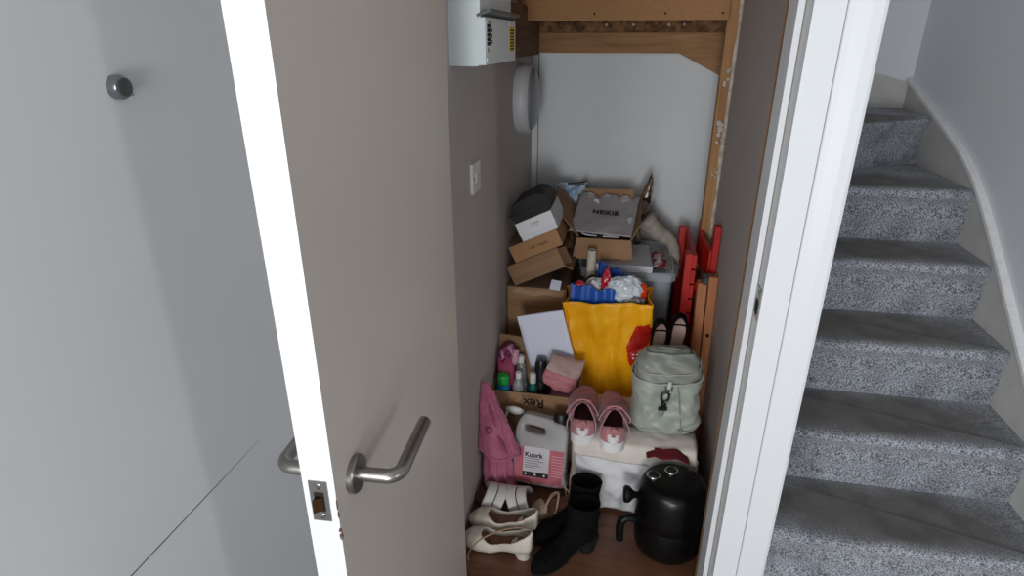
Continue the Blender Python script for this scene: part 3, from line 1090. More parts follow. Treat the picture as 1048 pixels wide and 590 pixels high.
def panel(bm, a, b, c, d, t=.004):
    a, b, c, d = map(V, (a, b, c, d))
    n = (b - a).cross(d - a).normalized() * t
    lo = [bm.verts.new(p) for p in (a, b, c, d)]
    hi = [bm.verts.new(p + n) for p in (a, b, c, d)]
    bm.faces.new(lo[::-1]); bm.faces.new(hi)
    for i in range(4):
        j = (i + 1) % 4
        bm.faces.new((lo[i], lo[j], hi[j], hi[i]))

def facets(bm, c, size, amp, seed, sub=4):
    """a crumpled ball of thin sheet: irregular flat facets and sharp ridges"""
    rnd = random.Random(seed * 101 + 7)
    b2 = new()
    bmesh.ops.create_icosphere(b2, subdivisions=sub, radius=1)
    cells = [V((rnd.uniform(-1, 1), rnd.uniform(-1, 1), rnd.uniform(-1, 1))).normalized() * rnd.uniform(.86, 1.04) for _ in range(26)]
    for v in b2.verts:
        d = v.co.normalized()
        # cut by random planes, pushed out again where planes are far: flat cheeks with ridges between
        r = 1.25
        for q in cells:
            k = d.dot(q) / q.length
            if k > .25:
                r = min(r, q.length * (.80 + .2 * noise.noise(q * 7)) / k)
        n = 1 - 2 * abs(noise.noise(d * 2.6 + V((seed, 0, 0))))
        v.co = d * r * (1 + amp * .5 * n + amp * .25 * (1 - 2 * abs(noise.noise(d * 5.5 + V((0, seed, 0))))))
    xform(b2, T(c) @ Matrix.Diagonal((*size, 1)))
    me = bpy.data.meshes.new('crumple_tmp'); b2.to_mesh(me); b2.free()
    bm.from_mesh(me); bpy.data.meshes.remove(me)

# ---- the open carton on the floor with upside-down print
rx = thing('open_carton', 'open cardboard carton with upside-down black lettering, on the floor behind the jerrycan', 'cardboard box', (-.284, 1.922, 0))
W_, D_, H_ = .308, .134, .283
bm = new(); walls(bm, W_, D_, H_, .005)
obj('carton_walls', bm, M_card, rx, bevel=.001)
bm = new(); panel(bm, (-.150, .063, .283), (.118, .063, .283), (.060, .064, .440), (-.150, .064, .455))
obj('flap', bm, M_card2, rx)
bm = new(); panel(bm, (.150, -.062, .283), (.150, .054, .283), (.172, .050, .375), (.172, -.058, .335))
obj('flap', bm, M_card, rx)
M_print = mat('carton_print', (38, 26, 20), .8)
yf = -D_ / 2 - .0006
R180 = Matrix.Rotation(pi, 4, 'Y')
lettering('Rex', .050, T((.005, yf, .246), (0, 0, 0)) @ R180 @ T((0, 0, 0), (pi / 2, 0, 0)), M_print, rx, bold=.0012)
lettering('LONDON', .017, T((-.004, yf, .272), (0, 0, 0)) @ R180 @ T((0, 0, 0), (pi / 2, 0, 0)), mat('faint_print', (98, 70, 50), .8), rx, name='small_lettering')
for k, pts in enumerate(([(-.10, .235), (-.085, .25), (-.075, .245), (-.06, .262)], [(-.045, .245), (-.03, .255)], [(-.02, .20), (.0, .205), (.01, .195)])):
    bm = new(); tube(bm, [V((a, yf, b)) for a, b in pts], .0012, 5)
    obj('red_mark', bm, mat('red_marker', (150, 70, 50), .8), rx)

def in_rex(x, y): return (x, y, .0055)
# pink gift bag with ruffles
o = thing('gift_bag', 'dark pink paper bag stuffed with purple tissue, at the wall end of the carton', 'bag', in_rex(-.396, 1.948))
bm = new()
loft(bm, [densify(rrect(0, 0, z, .060 + .01 * z, .066, .006), 40) for z in (0, .1, .2, .3, .385)], cap1=False)
crumple(bm, .002, 20, 3, zmin=0)
obj('paper_bag', bm, mat('magenta_paper', (150, 52, 88), .6, bump=.05), o, smooth=True, auto=50, solid=.0015)
bm = new()
facets(bm, (.002, 0, .395), (.034, .036, .040), .4, 6)
obj('tissue', bm, mat('plum_tissue', (104, 34, 66), .5, rgb2=(190, 130, 160), nscale=40, lo=.5, hi=.62), o, smooth=True)
bm = new()
bmesh.ops.create_icosphere(bm, subdivisions=3, radius=.016)
xform(bm, T((.034, -.02, .385)) @ Matrix.Diagonal((1, 1, 2.0, 1)))
crumple(bm, .005, 50, 2, ridge=True)
obj('ribbon', bm, mat('pale_pink_ribbon', (208, 158, 172), .5), o, smooth=True)

# bottles
def bottle(label, x, y, prof, m, capprof, mcap, extra=None, kind='bottle', name='bottle', rot=(0, 0, 0), group=None):
    o = thing(name, label, kind, in_rex(x, y), rot, group)
    bm = new(); lathe(bm, prof, n=28)
    obj('bottle_body', bm, m, o, smooth=True, auto=40)
    bm = new(); lathe(bm, capprof, n=28)
    obj('cap', bm, mcap, o, smooth=True, auto=35)
    return o
M_clear = mat('clear_plastic', (222, 224, 226), .25, trans=.75, rgb2=(236, 236, 236), nscale=20, bump=.15, bscale=50)
bottle('small blue bottle with bright green cap in the open carton', -.400, 1.888,
       [(.022, 0), (.024, .004), (.024, .270), (.021, .288), (.012, .292)], mat('blue_bottle', (28, 120, 170), .3, coat=.3),
       [(.019, .292), (.0205, .296), (.0205, .322), (.018, .329), (.001, .331)], mat('green_cap', (40, 170, 70), .4)).scale = (1.1, 1.1, 1)
for (x, y, h, lab) in ((-.342, 1.940, .385, 'tall clear bottle standing between the blue bottle and the envelope'),
                       (-.342, 1.888, .345, 'shorter clear bottle at the front of the open carton')):
    b = bottle(lab, x, y, [(.020, 0), (.022, .004), (.022, h * .72), (.0195, h * .76), (.0215, h * .8), (.016, h * .9), (.010, h * .93)], M_clear,
           [(.011, h * .93), (.0115, h * .94), (.0115, h * .99), (.010, h), (.001, h)], mat('white_cap', (224, 222, 220), .4))
    bm = new(); lathe(bm, [(.0224, h * .52), (.0226, h * .53), (.0226, h * .70), (.0224, h * .71)], n=28, cap0=False, cap1=False)
    obj('label', bm, mat('bottle_label', (214, 212, 214), .6), b, smooth=True)
b = bottle('teal bottle with a white shoulder leaning beside the black spray can', -.290, 1.900,
           [(.016, 0), (.018, .004), (.018, .28), (.014, .295), (.009, .300)], mat('teal_bottle', (20, 92, 88), .35),
           [(.012, .300), (.0125, .304), (.0125, .335), (.010, .340), (.001, .341)], mat('ivory_cap', (216, 216, 208), .4))
b = bottle('black spray can with ribbed cap beside the pink pouch', -.264, 1.926,
           [(.021, 0), (.0225, .004), (.0225, .290), (.0205, .298)], M_black,
           [(.0215, .298), (.022, .302), (.022, .372), (.017, .385), (.001, .387)], mat('spray_cap', (30, 32, 38), .3), name='spray_can', kind='spray can')
bm = new()
for i in range(5):
    lathe(bm, [(.0223, .31 + .012 * i), (.0232, .3125 + .012 * i), (.0223, .315 + .012 * i)], n=28, cap0=False, cap1=False)
obj('cap_ribs', bm, M_black, b, smooth=True)

o = thing('mauve_box', 'dull mauve box under the pink pouch in the open carton', 'box', in_rex(-.178, 1.902))
bm = new(); box(bm, -.040, .040, -.038, .044, 0, .272)
obj('carton_board', bm, mat('mauve_card', (128, 84, 92), .7), o, bevel=.002)
bm = new(); box(bm, -.041, .041, -.039, .045, .225, .2745)
obj('lid', bm, mat('mauve_lid', (134, 88, 96), .7), o, bevel=.002)
o = thing('pink_pouch', 'soft pink and beige pouch lying at the right end of the open carton', 'pouch', (-.198, 1.900, .287), (0, radians(14), radians(6)))
bm = new()
bmesh.ops.create_icosphere(bm, subdivisions=5, radius=1)
for v in bm.verts:
    x, y, z = v.co
    q = (abs(x) ** 3.2 + abs(y) ** 3.2 + abs(z) ** 3.2) ** (-1 / 3.2)
    v.co = V((x * q * .066, y * q * .036, z * q * .054 * (1 + .25 * x) + .058))
crumple(bm, .008, 15, 8, zmin=.0)
crumple(bm, .003, 40, 3, ridge=True, zmin=.0)
obj('pouch_body', bm, mat('pink_pouch_cloth', (200, 130, 134), .6, rgb2=(184, 114, 122), nscale=20, bump=.1), o, smooth=True)
bm = new()
def pf(u, v):
    return V((-.066 + .126 * u + .012 * v, -.039 + .072 * v - .012 * (1 - v) * sin(pi * u), .094 + .034 * sin(pi * v * .8) + .012 * u - .020 * (1 - v) * u))
grid(bm, 24, 18, pf)
crumple(bm, .006, 24, 3)
obj('pouch_flap', bm, mat('beige_satin', (190, 160, 156), .5, bump=.1), o, smooth=True, solid=.003)

# envelope leaning on the back flap
o = thing('envelope', 'large blank white envelope leaning upright in the open carton', 'envelope', (-.202, 1.968, .266), (radians(1), radians(-14.5), radians(-2)))
bm = new()
def ef(u, v):
    return V((-.088 + .176 * u, .004 * sin(pi * u) - .002 * v, .0 + .305 * v))
grid(bm, 12, 16, ef)
M_paper = mat('white_paper', (226, 230, 246), .7)
obj('envelope_sheet', bm, M_paper, o, smooth=True, solid=.0016)
bm = new()
panel(bm, (-.088, -.0035, .270), (.088, -.0035, .270), (.086, -.0025, .304), (-.086, -.0025, .304), .0008)
obj('envelope_flap', bm, M_paper, o)

# white scoop between garment and carton
o = thing('plastic_scoop', 'white plastic spoon end poking out between the pink garment and the carton', 'scoop', (-.352, 1.815, 0), (0, 0, 0))
bm = new()
bmesh.ops.create_uvsphere(bm, u_segments=28, v_segments=16, radius=1)
xform(bm, T((.010, 0, .232), (0, radians(6), 0)) @ Matrix.Diagonal((.036, .010, .016, 1)))
tube(bm, catmull([(-.018, .004, .230), (-.035, .006, .14), (-.04, .008, .004)], 8), .005, 8)
obj('scoop_body', bm, mat('white_plastic', (214, 212, 208), .4), o, smooth=True)

# ---- big taped carton behind
o = thing('taped_carton', 'big closed carton with shiny brown tape, behind the open lettered carton', 'cardboard box', (-.312, 2.270, 0))
bm = new(); box(bm, -.122, .112, -.128, .15, 0, .584)
obj('carton_body', bm, M_card, o, bevel=.003)
bm = new(); box(bm, -.1225, .1125, -.1286, .1505, .5, .535)
box(bm, -.1228, .1128, -.025, .03, .545, .5848)
obj('tape', bm, M_tape, o, bevel=.0008)
bm = new(); panel(bm, (-.122, -.128, .584), (.112, -.128, .584), (.112, .008, .588), (-.122, .008, .588), .003)
panel(bm, (-.122, .012, .587), (.112, .012, .587), (.112, .15, .586), (-.122, .15, .586), .003)
obj('flap', bm, M_card2, o)
bm = new()
def tapefn(u, v):
    return V((-.100 + .20 * u, -.1295 - .001 * sin(u * 30), .556 + .022 * v + .004 * sin(u * 12)))
grid(bm, 30, 3, tapefn)
obj('clear_tape', bm, mat('clear_tape', (178, 146, 116), .12, coat=.8), o, smooth=True)
bm = new(); panel(bm, (.045, -.134, .588), (.088, -.150, .590), (.092, -.128, .622), (.052, -.112, .620), .001)
obj('torn_label', bm, M_paper, o, label='torn white paper label')

# ---- tilted stack at the left
ANG = radians(25.5)
SO = V((-.400, 2.125, .598))
def tilted(ex, ez, dy=0, extra=0):
    c, s = cos(ANG), sin(ANG)
    return SO + V((ex * c - ez * s, dy, ex * s + ez * c))
o = thing('crushed_carton', 'brown carton tipped on its side, lowest of the tilted boxes by the left wall', 'cardboard box', tilted(.0, .0), (0, -ANG, 0))
bm = new(); t = .004
box(bm, 0, .215, 0, .235, 0, t); box(bm, 0, .215, 0, .235, .078, .082)
box(bm, 0, .215, 0, t, t, .078); box(bm, 0, .215, .231, .235, t, .078); box(bm, 0, t, t, .231, t, .078)
obj('carton_walls', bm, M_card2, o, bevel=.001)
bm = new(); panel(bm, (.215, .0, .004), (.215, .23, .004), (.238, .225, -.022), (.238, .004, -.022))
obj('flap', bm, M_card2, o)
bm = new(); panel(bm, (.2155, .0, .012), (.2155, .0, .078), (.252, -.030, .084), (.250, -.034, .018))
obj('flap', bm, M_card3, o)
bm = new(); box(bm, .01, .215, -.0012, 0, .030, .058)
obj('tape', bm, M_tape, o)
o = thing('shoe_box', 'plain brown lidded box with faint lettering, tilted under the white box', 'shoe box', tilted(.042, .0835), (0, -ANG, 0))
bm = new(); box(bm, .002, .198, .002, .29, 0, .064)
obj('box_base', bm, M_card, o, bevel=.0012)
bm = new(); box(bm, 0, .200, 0, .292, .004, .0665)
obj('lid', bm, card('kraft_lid', (164, 122, 84), (172, 130, 92)), o, bevel=.0012)
lettering('nae vegan', .017, T((.112, -.0006, .036), (pi / 2, 0, 0)), mat('kraft_print', (112, 78, 52), .8), o, bold=.0003, spacing=1.15)
o = thing('white_box', 'small white box with tiny gold print tilted on the brown lidded box', 'box', tilted(.104, .151), (0, -ANG, 0))
bm = new(); box(bm, .0015, .1465, .0015, .218, 0, .07)
obj('box_base', bm, mat('white_box_side', (222, 222, 226), .6), o, bevel=.001)
bm = new(); box(bm, 0, .148, 0, .22, .022, .073)
obj('lid', bm, mat('white_box_lid', (228, 228, 232), .55), o, bevel=.0015)
mg = mat('gold_print', (196, 160, 120), .5)
lettering('Lotte', .015, T((.074, -.0006, .053), (pi / 2, 0, 0)), mg, o, bold=.0003)
lettering('london', .009, T((.074, -.0006, .040), (pi / 2, 0, 0)), mg, o, name='small_lettering')
o = thing('glasses_case', 'black angular case lying tilted on top of the small white box', 'case', tilted(.100, .2250, .012), (0, -ANG, 0))
bm = new()
prism(bm, [(.004, 0), (.150, 0), (.160, .030), (.148, .062), (.120, .076), (.030, .070), (-.006, .034)], 'Y', 0, .17)
obj('case_body', bm, mat('black_case', (20, 13, 17), .6, bump=.1), o, bevel=.006, segs=3, smooth=True, auto=40)
bm = new()
tube(bm, catmull([(-.004, -.001, .031), (.03, -.001, .030), (.10, -.001, .032), (.157, -.001, .030)], 6), .0015, 6)
obj('zip', bm, M_black, o)

# ---- cardboard column behind the tilted stack, and what lies on top of it
o = thing('tall_carton', 'tall dull carton in the back left corner behind the tilted boxes', 'cardboard box', (-.318, 2.590, 0))
bm = new(); box(bm, -.105, .105, -.095, .125, 0, .80)
obj('carton_body', bm, M_card3, o, bevel=.002)
bm = new(); panel(bm, (.105, -.095, .80), (.105, .125, .80), (.118, .120, .87), (.118, -.090, .87))
obj('flap', bm, M_card2, o)
o = thing('blue_plastic_wrap', 'crumpled pale blue plastic wrap on top of the back corner cartons', 'plastic wrap', (-.262, 2.585, .818))
bm = new()
def wrapf(u, v):
    return V((-.060 + .150 * u, -.05 + .10 * v + .01 * sin(u * 8), .012 + (.070 + .018 * sin(u * 7)) * sin(pi * v) + .012 * sin(9 * u + 5 * v) + .028 * u * v))
grid(bm, 40, 30, wrapf)
crumple(bm, .010, 34, 5, ridge=True, zmin=.001)
obj('crumpled_sheet', bm, mat('blue_film', (142, 172, 196), .25, rgb2=(196, 210, 222), nscale=26, lo=.45, hi=.6, coat=.3), o, smooth=True, solid=.0015)
bm = new()
tube(bm, catmull([(.012, -.030, .094), (.05, -.02, .098), (.092, -.01, .104)], 6), .0035, 6)
obj('dark_edge', bm, M_black, o, smooth=True)
o = thing('clear_wrap', 'scrap of crumpled clear wrapping in the corner beside the blue plastic', 'plastic wrap', (-.372, 2.62, .803))
bm = new()
facets(bm, (0, 0, .052), (.038, .034, .050), .4, 9)
obj('crumpled_sheet', bm, mat('clear_film', (210, 212, 214), .15, trans=.6, rgb2=(240, 240, 240), nscale=40), o, smooth=True)

# ---- support carton, storage tub
o = thing('support_carton', 'brown carton standing under the clear storage tub', 'cardboard box', (.045, 2.43, 0))
bm = new(); box(bm, -.215, .18, -.21, .20, 0, .262)
obj('carton_body', bm, M_card2, o, bevel=.003)
bm = new(); box(bm, -.2155, .1805, -.2106, .2005, .1, .15)
obj('tape', bm, M_tape, o)

M_tub = mat('tub_plastic', (206, 216, 224), .22, trans=.55, bump=.03, bscale=30, ior=1.3)
o = thing('storage_tub', 'clear plastic storage tub with rimmed lid behind the yellow bag', 'storage box', (.028, 2.43, .2635))
bm = new()
prof = [(0, .33, .36), (.02, .34, .37), (.33, .352, .392), (.372, .356, .396)]
outr = [densify(rrect(0, 0, z, w_, d_, .035), 56) for z, w_, d_ in prof]
inr = [densify(rrect(0, 0, z + .003 if z < .01 else z, w_ - .008, d_ - .008, .033), 56) for z, w_, d_ in prof[::-1]]
loft(bm, outr + inr)
obj('tub_body', bm, M_tub, o, smooth=True, auto=40)
bm = new()
loft(bm, [densify(rrect(0, 0, z, w_, d_, .04), 56) for z, w_, d_ in ((.352, .372, .412), (.352, .378, .418), (.378, .378, .418), (.386, .366, .406), (.386, .350, .390), (.378, .342, .382))])
obj('lid', bm, mat('tub_lid', (200, 208, 216), .22, trans=.4, bump=.03, bscale=40), o, smooth=True, auto=30)
for s in (-1, 1):
    bm = new(); tube(bm, catmull([(s * .187, -.06, .378), (s * .196, -.055, .36), (s * .196, .055, .36), (s * .187, .06, .378)], 8), .007, 8)
    obj('clip_handle', bm, M_tub, o, smooth=True)
# something dark folded inside the tub
o = thing('folded_cloth', 'dark folded cloth seen through the side of the storage tub', 'cloth', (.028, 2.43, .2675))
for k, c in enumerate(((58, 62, 72), (70, 66, 62), (90, 96, 104))):
    bm = new(); loft(bm, [densify(rrect(0, 0, z, w_, d_, .04), 48) for z, w_, d_ in ((.001 + .09 * k, .27, .29), (.012 + .09 * k, .30, .325), (.075 + .09 * k, .30, .325), (.088 + .09 * k, .28, .30))])
    crumple(bm, .003, 18, k + 2, zmin=.001 + .09 * k)
    obj('fold', bm, mat('folded_cloth_%d' % k, c, .9), o, smooth=True)

TL = .2635 + .3865
o = thing('flat_box', 'flat white cardboard box lying on the tub lid under the flapped carton', 'box', (.002, 2.345, TL), (0, 0, radians(3)))
bm = new(); box(bm, -.125, .112, -.128, .13, 0, .026)
obj('box_base', bm, mat('flat_box_white', (216, 218, 226), .55), o, bevel=.0015)
bm = new(); box(bm, -.127, .114, -.130, .132, .006, .0285)
obj('lid', bm, mat('flat_box_lid', (206, 208, 216), .55), o, bevel=.0015)
o = thing('patterned_cloth', 'small red and white patterned cloth on the tub lid beside the flat white box', 'cloth', (.155, 2.36, TL))
bm = new()
grid(bm, 30, 30, lambda u, v: V((-.028 + .05 * u, -.085 + .20 * v, .006 + .018 * sin(pi * u) * sin(pi * v) + .004)))
crumple(bm, .005, 34, 7, zmin=.001)
obj('fabric', bm, mat('red_floral', (196, 188, 190), .8, rgb2=(150, 30, 44), nscale=42, lo=.48, hi=.54), o, smooth=True, solid=.002)

OB = TL + .029
o = thing('flapped_carton', 'open carton with raised flaps holding the grey mailing bag, on top of the pile', 'cardboard box', (-.072, 2.385, OB))
bm = new(); walls(bm, .212, .25, .122, .005, front=.087)
obj('carton_walls', bm, M_card, o, bevel=.001)
bm = new(); panel(bm, (-.104, .122, .122), (.104, .122, .122), (.103, .140, .226), (-.100, .142, .222))
obj('flap', bm, M_card, o)
bm = new(); panel(bm, (.103, -.120, .087), (.103, .122, .122), (.138, .118, .212), (.132, -.116, .146))
obj('flap', bm, M_card2, o)
bm = new(); panel(bm, (-.106, -.1255, .087), (.106, -.1255, .087), (.116, -.150, .016), (-.118, -.150, .016))
obj('flap', bm, M_card, o)
bm = new(); panel(bm, (-.104, -.116, .089), (-.104, .118, .120), (-.216, .112, .236), (-.206, -.085, .200))
obj('flap', bm, M_card2, o)
# contents peeking out of its front
o = thing('paper_scraps', 'white and brown packing paper poking out under the grey mailing bag', 'paper', (-.066, 2.375, OB + .006))
bm = new()
bmesh.ops.create_icosphere(bm, subdivisions=4, radius=1)
xform(bm, T((0, 0, .042)) @ Matrix.Diagonal((.088, .105, .036, 1)))
crumple(bm, .005, 24, 4, ridge=True, zmin=.0005)
obj('brown_paper', bm, card('packing_paper', (150, 116, 88), (168, 134, 104)), o, smooth=True)
bm = new(); panel(bm, (-.01, -.116, .090), (.050, -.116, .090), (.05, -.080, .092), (-.01, -.080, .092), .002)
obj('white_card', bm, M_paper, o)
bm = new(); tube(bm, catmull([(-.092, -.09, .094), (-.086, -.108, .096), (-.07, -.114, .094), (-.035, -.114, .092)], 8), lambda t: .007 - .004 * t, 10, flat=.5)
obj('white_strip', bm, M_paper, o, smooth=True)

o = thing('mailing_bag', 'grey plastic mailing bag with black lettering on top of the flapped carton', 'mailing bag', (-.080, 2.372, OB + .128), (radians(23), radians(2), radians(-3)))
M_mailer = mat('grey_polythene', (156, 150, 152), .35, rgb2=(166, 160, 162), nscale=10, coat=.25)
bm = new()
def mb(side):
    def f(u, v):
        e = (sin(pi * u) * sin(pi * v)) ** .45
        x = -.124 + .250 * u + .010 * (v - .5)
        y = -.100 + .256 * v
        z = side * .009 * e + .006 * noise.noise(V((u * 4, v * 5, 3))) + .0025 * noise.noise(V((u * 15, v * 4, 1))) + (.010 * (v - .85) / .15 * sin(u * 14) if v > .85 else 0)
        return V((x, y, z + .012))
    return f
grid(bm, 48, 44, mb(1)); grid(bm, 48, 44, mb(-1))
bmesh.ops.remove_doubles(bm, verts=bm.verts, dist=.0004)
obj('polythene', bm, M_mailer, o, smooth=True)
bm = new()
grid(bm, 36, 8, lambda u, v: V((-.095 + .20 * u, .115 + .035 * v, .016 + .010 * sin(u * 17) * v + .006 * noise.noise(V((u * 20, v * 4, 1))))))
obj('gathered_edge', bm, mat('clear_edge', (182, 178, 180), .15, coat=.6), o, smooth=True, solid=.001)
lettering('NEIKIE', .034, T((.002, .020, .0275)), M_ink, o, bold=.0010, spacing=1.05)
bm = new(); panel(bm, (-.055, .082, .034), (-.030, .068, .033), (-.034, .090, .036), (-.05, .096, .036), .0006)
obj('address_label', bm, M_paper, o)
bm = new(); panel(bm, (.092, -.01, .027), (.107, -.034, .024), (.116, .004, .024), (.102, .012, .026), .0006)
obj('address_label', bm, mat('pale_blue_label', (196, 210, 222), .5), o)

o = thing('foil_packet', 'narrow shiny foil packet standing at the back of the flapped carton', 'packet', (.066, 2.536, TL))
bm = new()
def fo(u, v):
    wl_ = .018 + .020 * sin(pi * min(1, max(0, (v - .45) / .55))) - .012 * max(0, v - .8) * 5
    return V((-.004 + (u - .5) * 2 * wl_ * .62 + .040 * v ** 2, .010 * sin(u * 3) + .006 * sin(v * 7), .002 + .310 * v + .010 * sin(u * 6) * v))
grid(bm, 10, 40, fo)
crumple(bm, .0022, 30, 3, zmin=.001)
obj('foil', bm, mat('foil_brown', (116, 102, 90), .3, .4, rgb2=(34, 30, 30), nscale=26, lo=.46, hi=.60), o, smooth=True, solid=.003)
bm = new()
tube(bm, catmull([(-.030, -.012, .205), (-.005, -.016, .212), (.022, -.014, .214), (.034, -.008, .206)], 6), .009, 10, flat=.7)
obj('black_clip', bm, M_black, o, smooth=True)

# rolled grey bundle over the tub's edge
o = thing('fabric_roll', 'grey beige rolled fabric bundle flopping over the back right of the tub', 'fabric roll', (.148, 2.505, TL + .014))
bm = new()
path = catmull([(-.062, .0, .126), (-.035, .0, .098), (.0, -.004, .066), (.045, -.008, .040), (.068, -.02, .004), (.074, -.04, -.05), (.072, -.05, -.11)], 8)
tube(bm, path, lambda t: .046 - .022 * min(1, t * 1.6) + .0015 * sin(t * 60), 28)
crumple(bm, .002, 30, 2)
obj('roll', bm, mat('grey_fleece', (168, 160, 150), .95, rgb2=(150, 142, 134), nscale=40, bump=.3, bscale=150), o, smooth=True)
bm = new()
lathe(bm, [(.040, 0), (.034, .004), (.014, .002)], (0, 0, 0), 24)
xform(bm, T((-.0640, 0, .128), (0, radians(-48), 0)))
obj('roll_end', bm, mat('roll_inside', (120, 114, 110), .95), o, smooth=True)

# ================================================================== YELLOW BAG
M_yel = mat('yellow_polypropylene', (246, 170, 12), .38, rgb2=(250, 182, 26), nscale=12, bump=.3, bscale=22)
yb = thing('shopping_bag', 'tall yellow woven plastic shopping bag with red emblem, overfull, in the middle of the pile', 'shopping bag', (-.037, 2.068, 0))
YT = .608
def bagpt(s, t, off=0.0):
    """s: 0..4 round the four sides starting front-left; t: 0 bottom .. 1 top"""
    w_ = .235 + .092 * t ** .9
    d_ = .13 + .045 * t
    k = s % 4
    if k < 1: x, y = -w_ / 2 + w_ * k, -d_ / 2
    elif k < 2: x, y = w_ / 2, -d_ / 2 + d_ * (k - 1)
    elif k < 3: x, y = w_ / 2 - w_ * (k - 2), d_ / 2
    else: x, y = -w_ / 2, d_ / 2 - d_ * (k - 3)
    x += .028 * (1 - t)
    z = .003 + YT * t
    if t > .9: z += .010 * (x / .16) * ((t - .9) / .1)
    f = .014 * noise.noise(V((x * 13, z * 5 + y * 4, 1.5))) + .011 * (1 - 2 * abs(noise.noise(V((x * 19 + z * 4, z * 4.5, 7))))) + .006 * (1 - 2 * abs(noise.noise(V((x * 12 - z * 13, z * 9, 2)))))
    f += -.007 * math.exp(-((x - .048 + .05 * (1 - t)) / .011) ** 2) + .006 * math.exp(-((x + .055 + .02 * t) / .02) ** 2)
    f *= min(1, t * 8)
    if k < 1: y += f - off
    elif k < 2: x += -.020 * sin(pi * (k - 1)) * t + f * .5 + off
    elif k < 3: y += -f
    else: x += .020 * sin(pi * (k - 3)) * t + f * .5
    return V((x, y, z))
bm = new()
grid(bm, 120, 60, lambda u, v: bagpt(u * 4, v), closed_u=True)
bmesh.ops.recalc_face_normals(bm, faces=bm.faces)
obj('bag_body', bm, M_yel, yb, smooth=True, solid=.0012)
bm = new()
tube(bm, [bagpt(4 * i / 120, 1.0) for i in range(121)], .0026, 6)
obj('rim_seam', bm, M_yel, yb, smooth=True)
bm = new()
tube(bm, [bagpt(.66 - .06 * (1 - i / 40), i / 40, .0012) for i in range(41)], .0013, 5)
tube(bm, [bagpt(.30 + .05 * (1 - i / 40), i / 40, .0012) for i in range(41)], .0012, 5)
obj('crease', bm, M_yel, yb, smooth=True)
# red emblem on the right of the front, wrapping the corner
bm = new()
hexp = [(.74, .72), (.83, .86), (.97, .895), (1.28, .88), (1.30, .60), (1.0, .56), (.84, .55), (.77, .62)]
def inhex(p):
    c = False
    j = len(hexp) - 1
    for i in range(len(hexp)):
        (xi_, yi_), (xj, yj) = hexp[i], hexp[j]
        if ((yi_ > p[1]) != (yj > p[1])) and (p[0] < (xj - xi_) * (p[1] - yi_) / (yj - yi_) + xi_): c = not c
        j = i
    return c
grid(bm, 70, 50, lambda u, v: bagpt(.66 + .68 * u, .5 + .4 * v, .0034), keep=lambda u, v: inhex((.66 + .68 * u, .5 + .4 * v)))
em = obj('emblem', bm, mat('emblem_red', (192, 30, 16), .5), yb, smooth=True, label='red emblem with small white marks')
for ds in (0, .045):
    for dt in (0, .022):
        bm = new()
        p = bagpt(.83 + ds, .650 + dt, .0048)
        lathe(bm, [(.0042, 0), (.0040, -.001)], (p.x, p.y, p.z), 10, 'Y')
        obj('emblem_mark', bm, M_sticker, em)

# things stuffed into the yellow bag
o = thing('blue_carrier_bag', 'bright blue plastic carrier bag stuffed into the yellow bag', 'plastic bag', (-.037, 2.068, 0))
bm = new()
loft(bm, [densify(rrect(0, 0, z, w_, d_, .03), 64) for z, w_, d_ in ((.006, .13, .06), (.03, .15, .07), (.2, .17, .072), (.4, .205, .08), (.52, .235, .09), (.56, .21, .07))])
crumple(bm, .004, 16, 6, zmin=.006)
obj('bag_body', bm, mat('blue_polythene', (24, 78, 168), .35, rgb2=(34, 96, 190), nscale=14, coat=.2), o, smooth=True)
bm = new()
def blu(u, v):
    return V((-.138 + .195 * u, -.046 - .012 * sin(pi * u) + .012 * v + .004 * sin(u * 22), .545 + (.118 - .02 * u) * v + .007 * sin(u * 15 + v * 3)))
grid(bm, 50, 16, blu)
obj('bag_mouth', bm, mat('blue_polythene_light', (30, 84, 176), .35, coat=.2), o, smooth=True, solid=.0015)
bm = new()
grid(bm, 40, 10, lambda u, v: V((-.045 + .165 * u, .068 - .05 * u + .012 * v, .555 + (.158 - .045 * u) * (.4 + .6 * v) + .006 * sin(u * 17))))
obj('bag_mouth', bm, mat('deep_blue_polythene', (20, 62, 142), .4), o, smooth=True, solid=.0015)

def blob(name, label, cat, loc, size, material, amp=.3, freq=30, seed=1, rot=(0, 0, 0), part='crumpled_sheet', group=None):
    o = thing(name, label, cat, loc, rot, group)
    bm = new()
    facets(bm, (0, 0, size[2]), size, amp, seed)
    obj(part, bm, material, o, smooth=True, auto=22)
    return o
blob('white_plastic_bag', 'crumpled white and pale blue plastic bag on top of the yellow bag contents', 'plastic bag', (.022, 2.065, .575), (.080, .058, .066),
     mat('white_polythene', (220, 226, 232), .3, rgb2=(166, 196, 212), nscale=40, lo=.52, hi=.62, coat=.2), .35, seed=2)
blob('white_plastic_bag', 'smaller crumpled white plastic at the left of the yellow bag contents', 'plastic bag', (-.086, 2.078, .585), (.046, .036, .046),
     mat('greyish_polythene', (206, 206, 208), .35, rgb2=(150, 140, 140), nscale=40, lo=.5, hi=.62), .35, seed=5)
blob('red_packet', 'red packet at the left end of the yellow bag contents', 'packet', (-.112, 2.040, .602), (.034, .016, .040), mat('red_film', (172, 26, 44), .35, coat=.3), .3, seed=3, rot=(0, radians(-30), 0), part='film')
blob('red_packet', 'red packet standing upright between the white plastic bags', 'packet', (-.056, 2.060, .600), (.020, .014, .062), mat('deep_red_film', (176, 22, 46), .35, coat=.3), .25, seed=8, rot=(0, radians(8), 0), part='film')
blob('orange_packet', 'orange red packet with a white corner at the right end of the yellow bag', 'packet', (.092, 2.055, .596), (.040, .030, .042), mat('orange_film', (214, 72, 20), .35, rgb2=(196, 40, 24), nscale=30, coat=.3), .3, seed=4, rot=(0, radians(-28), 0), part='film')
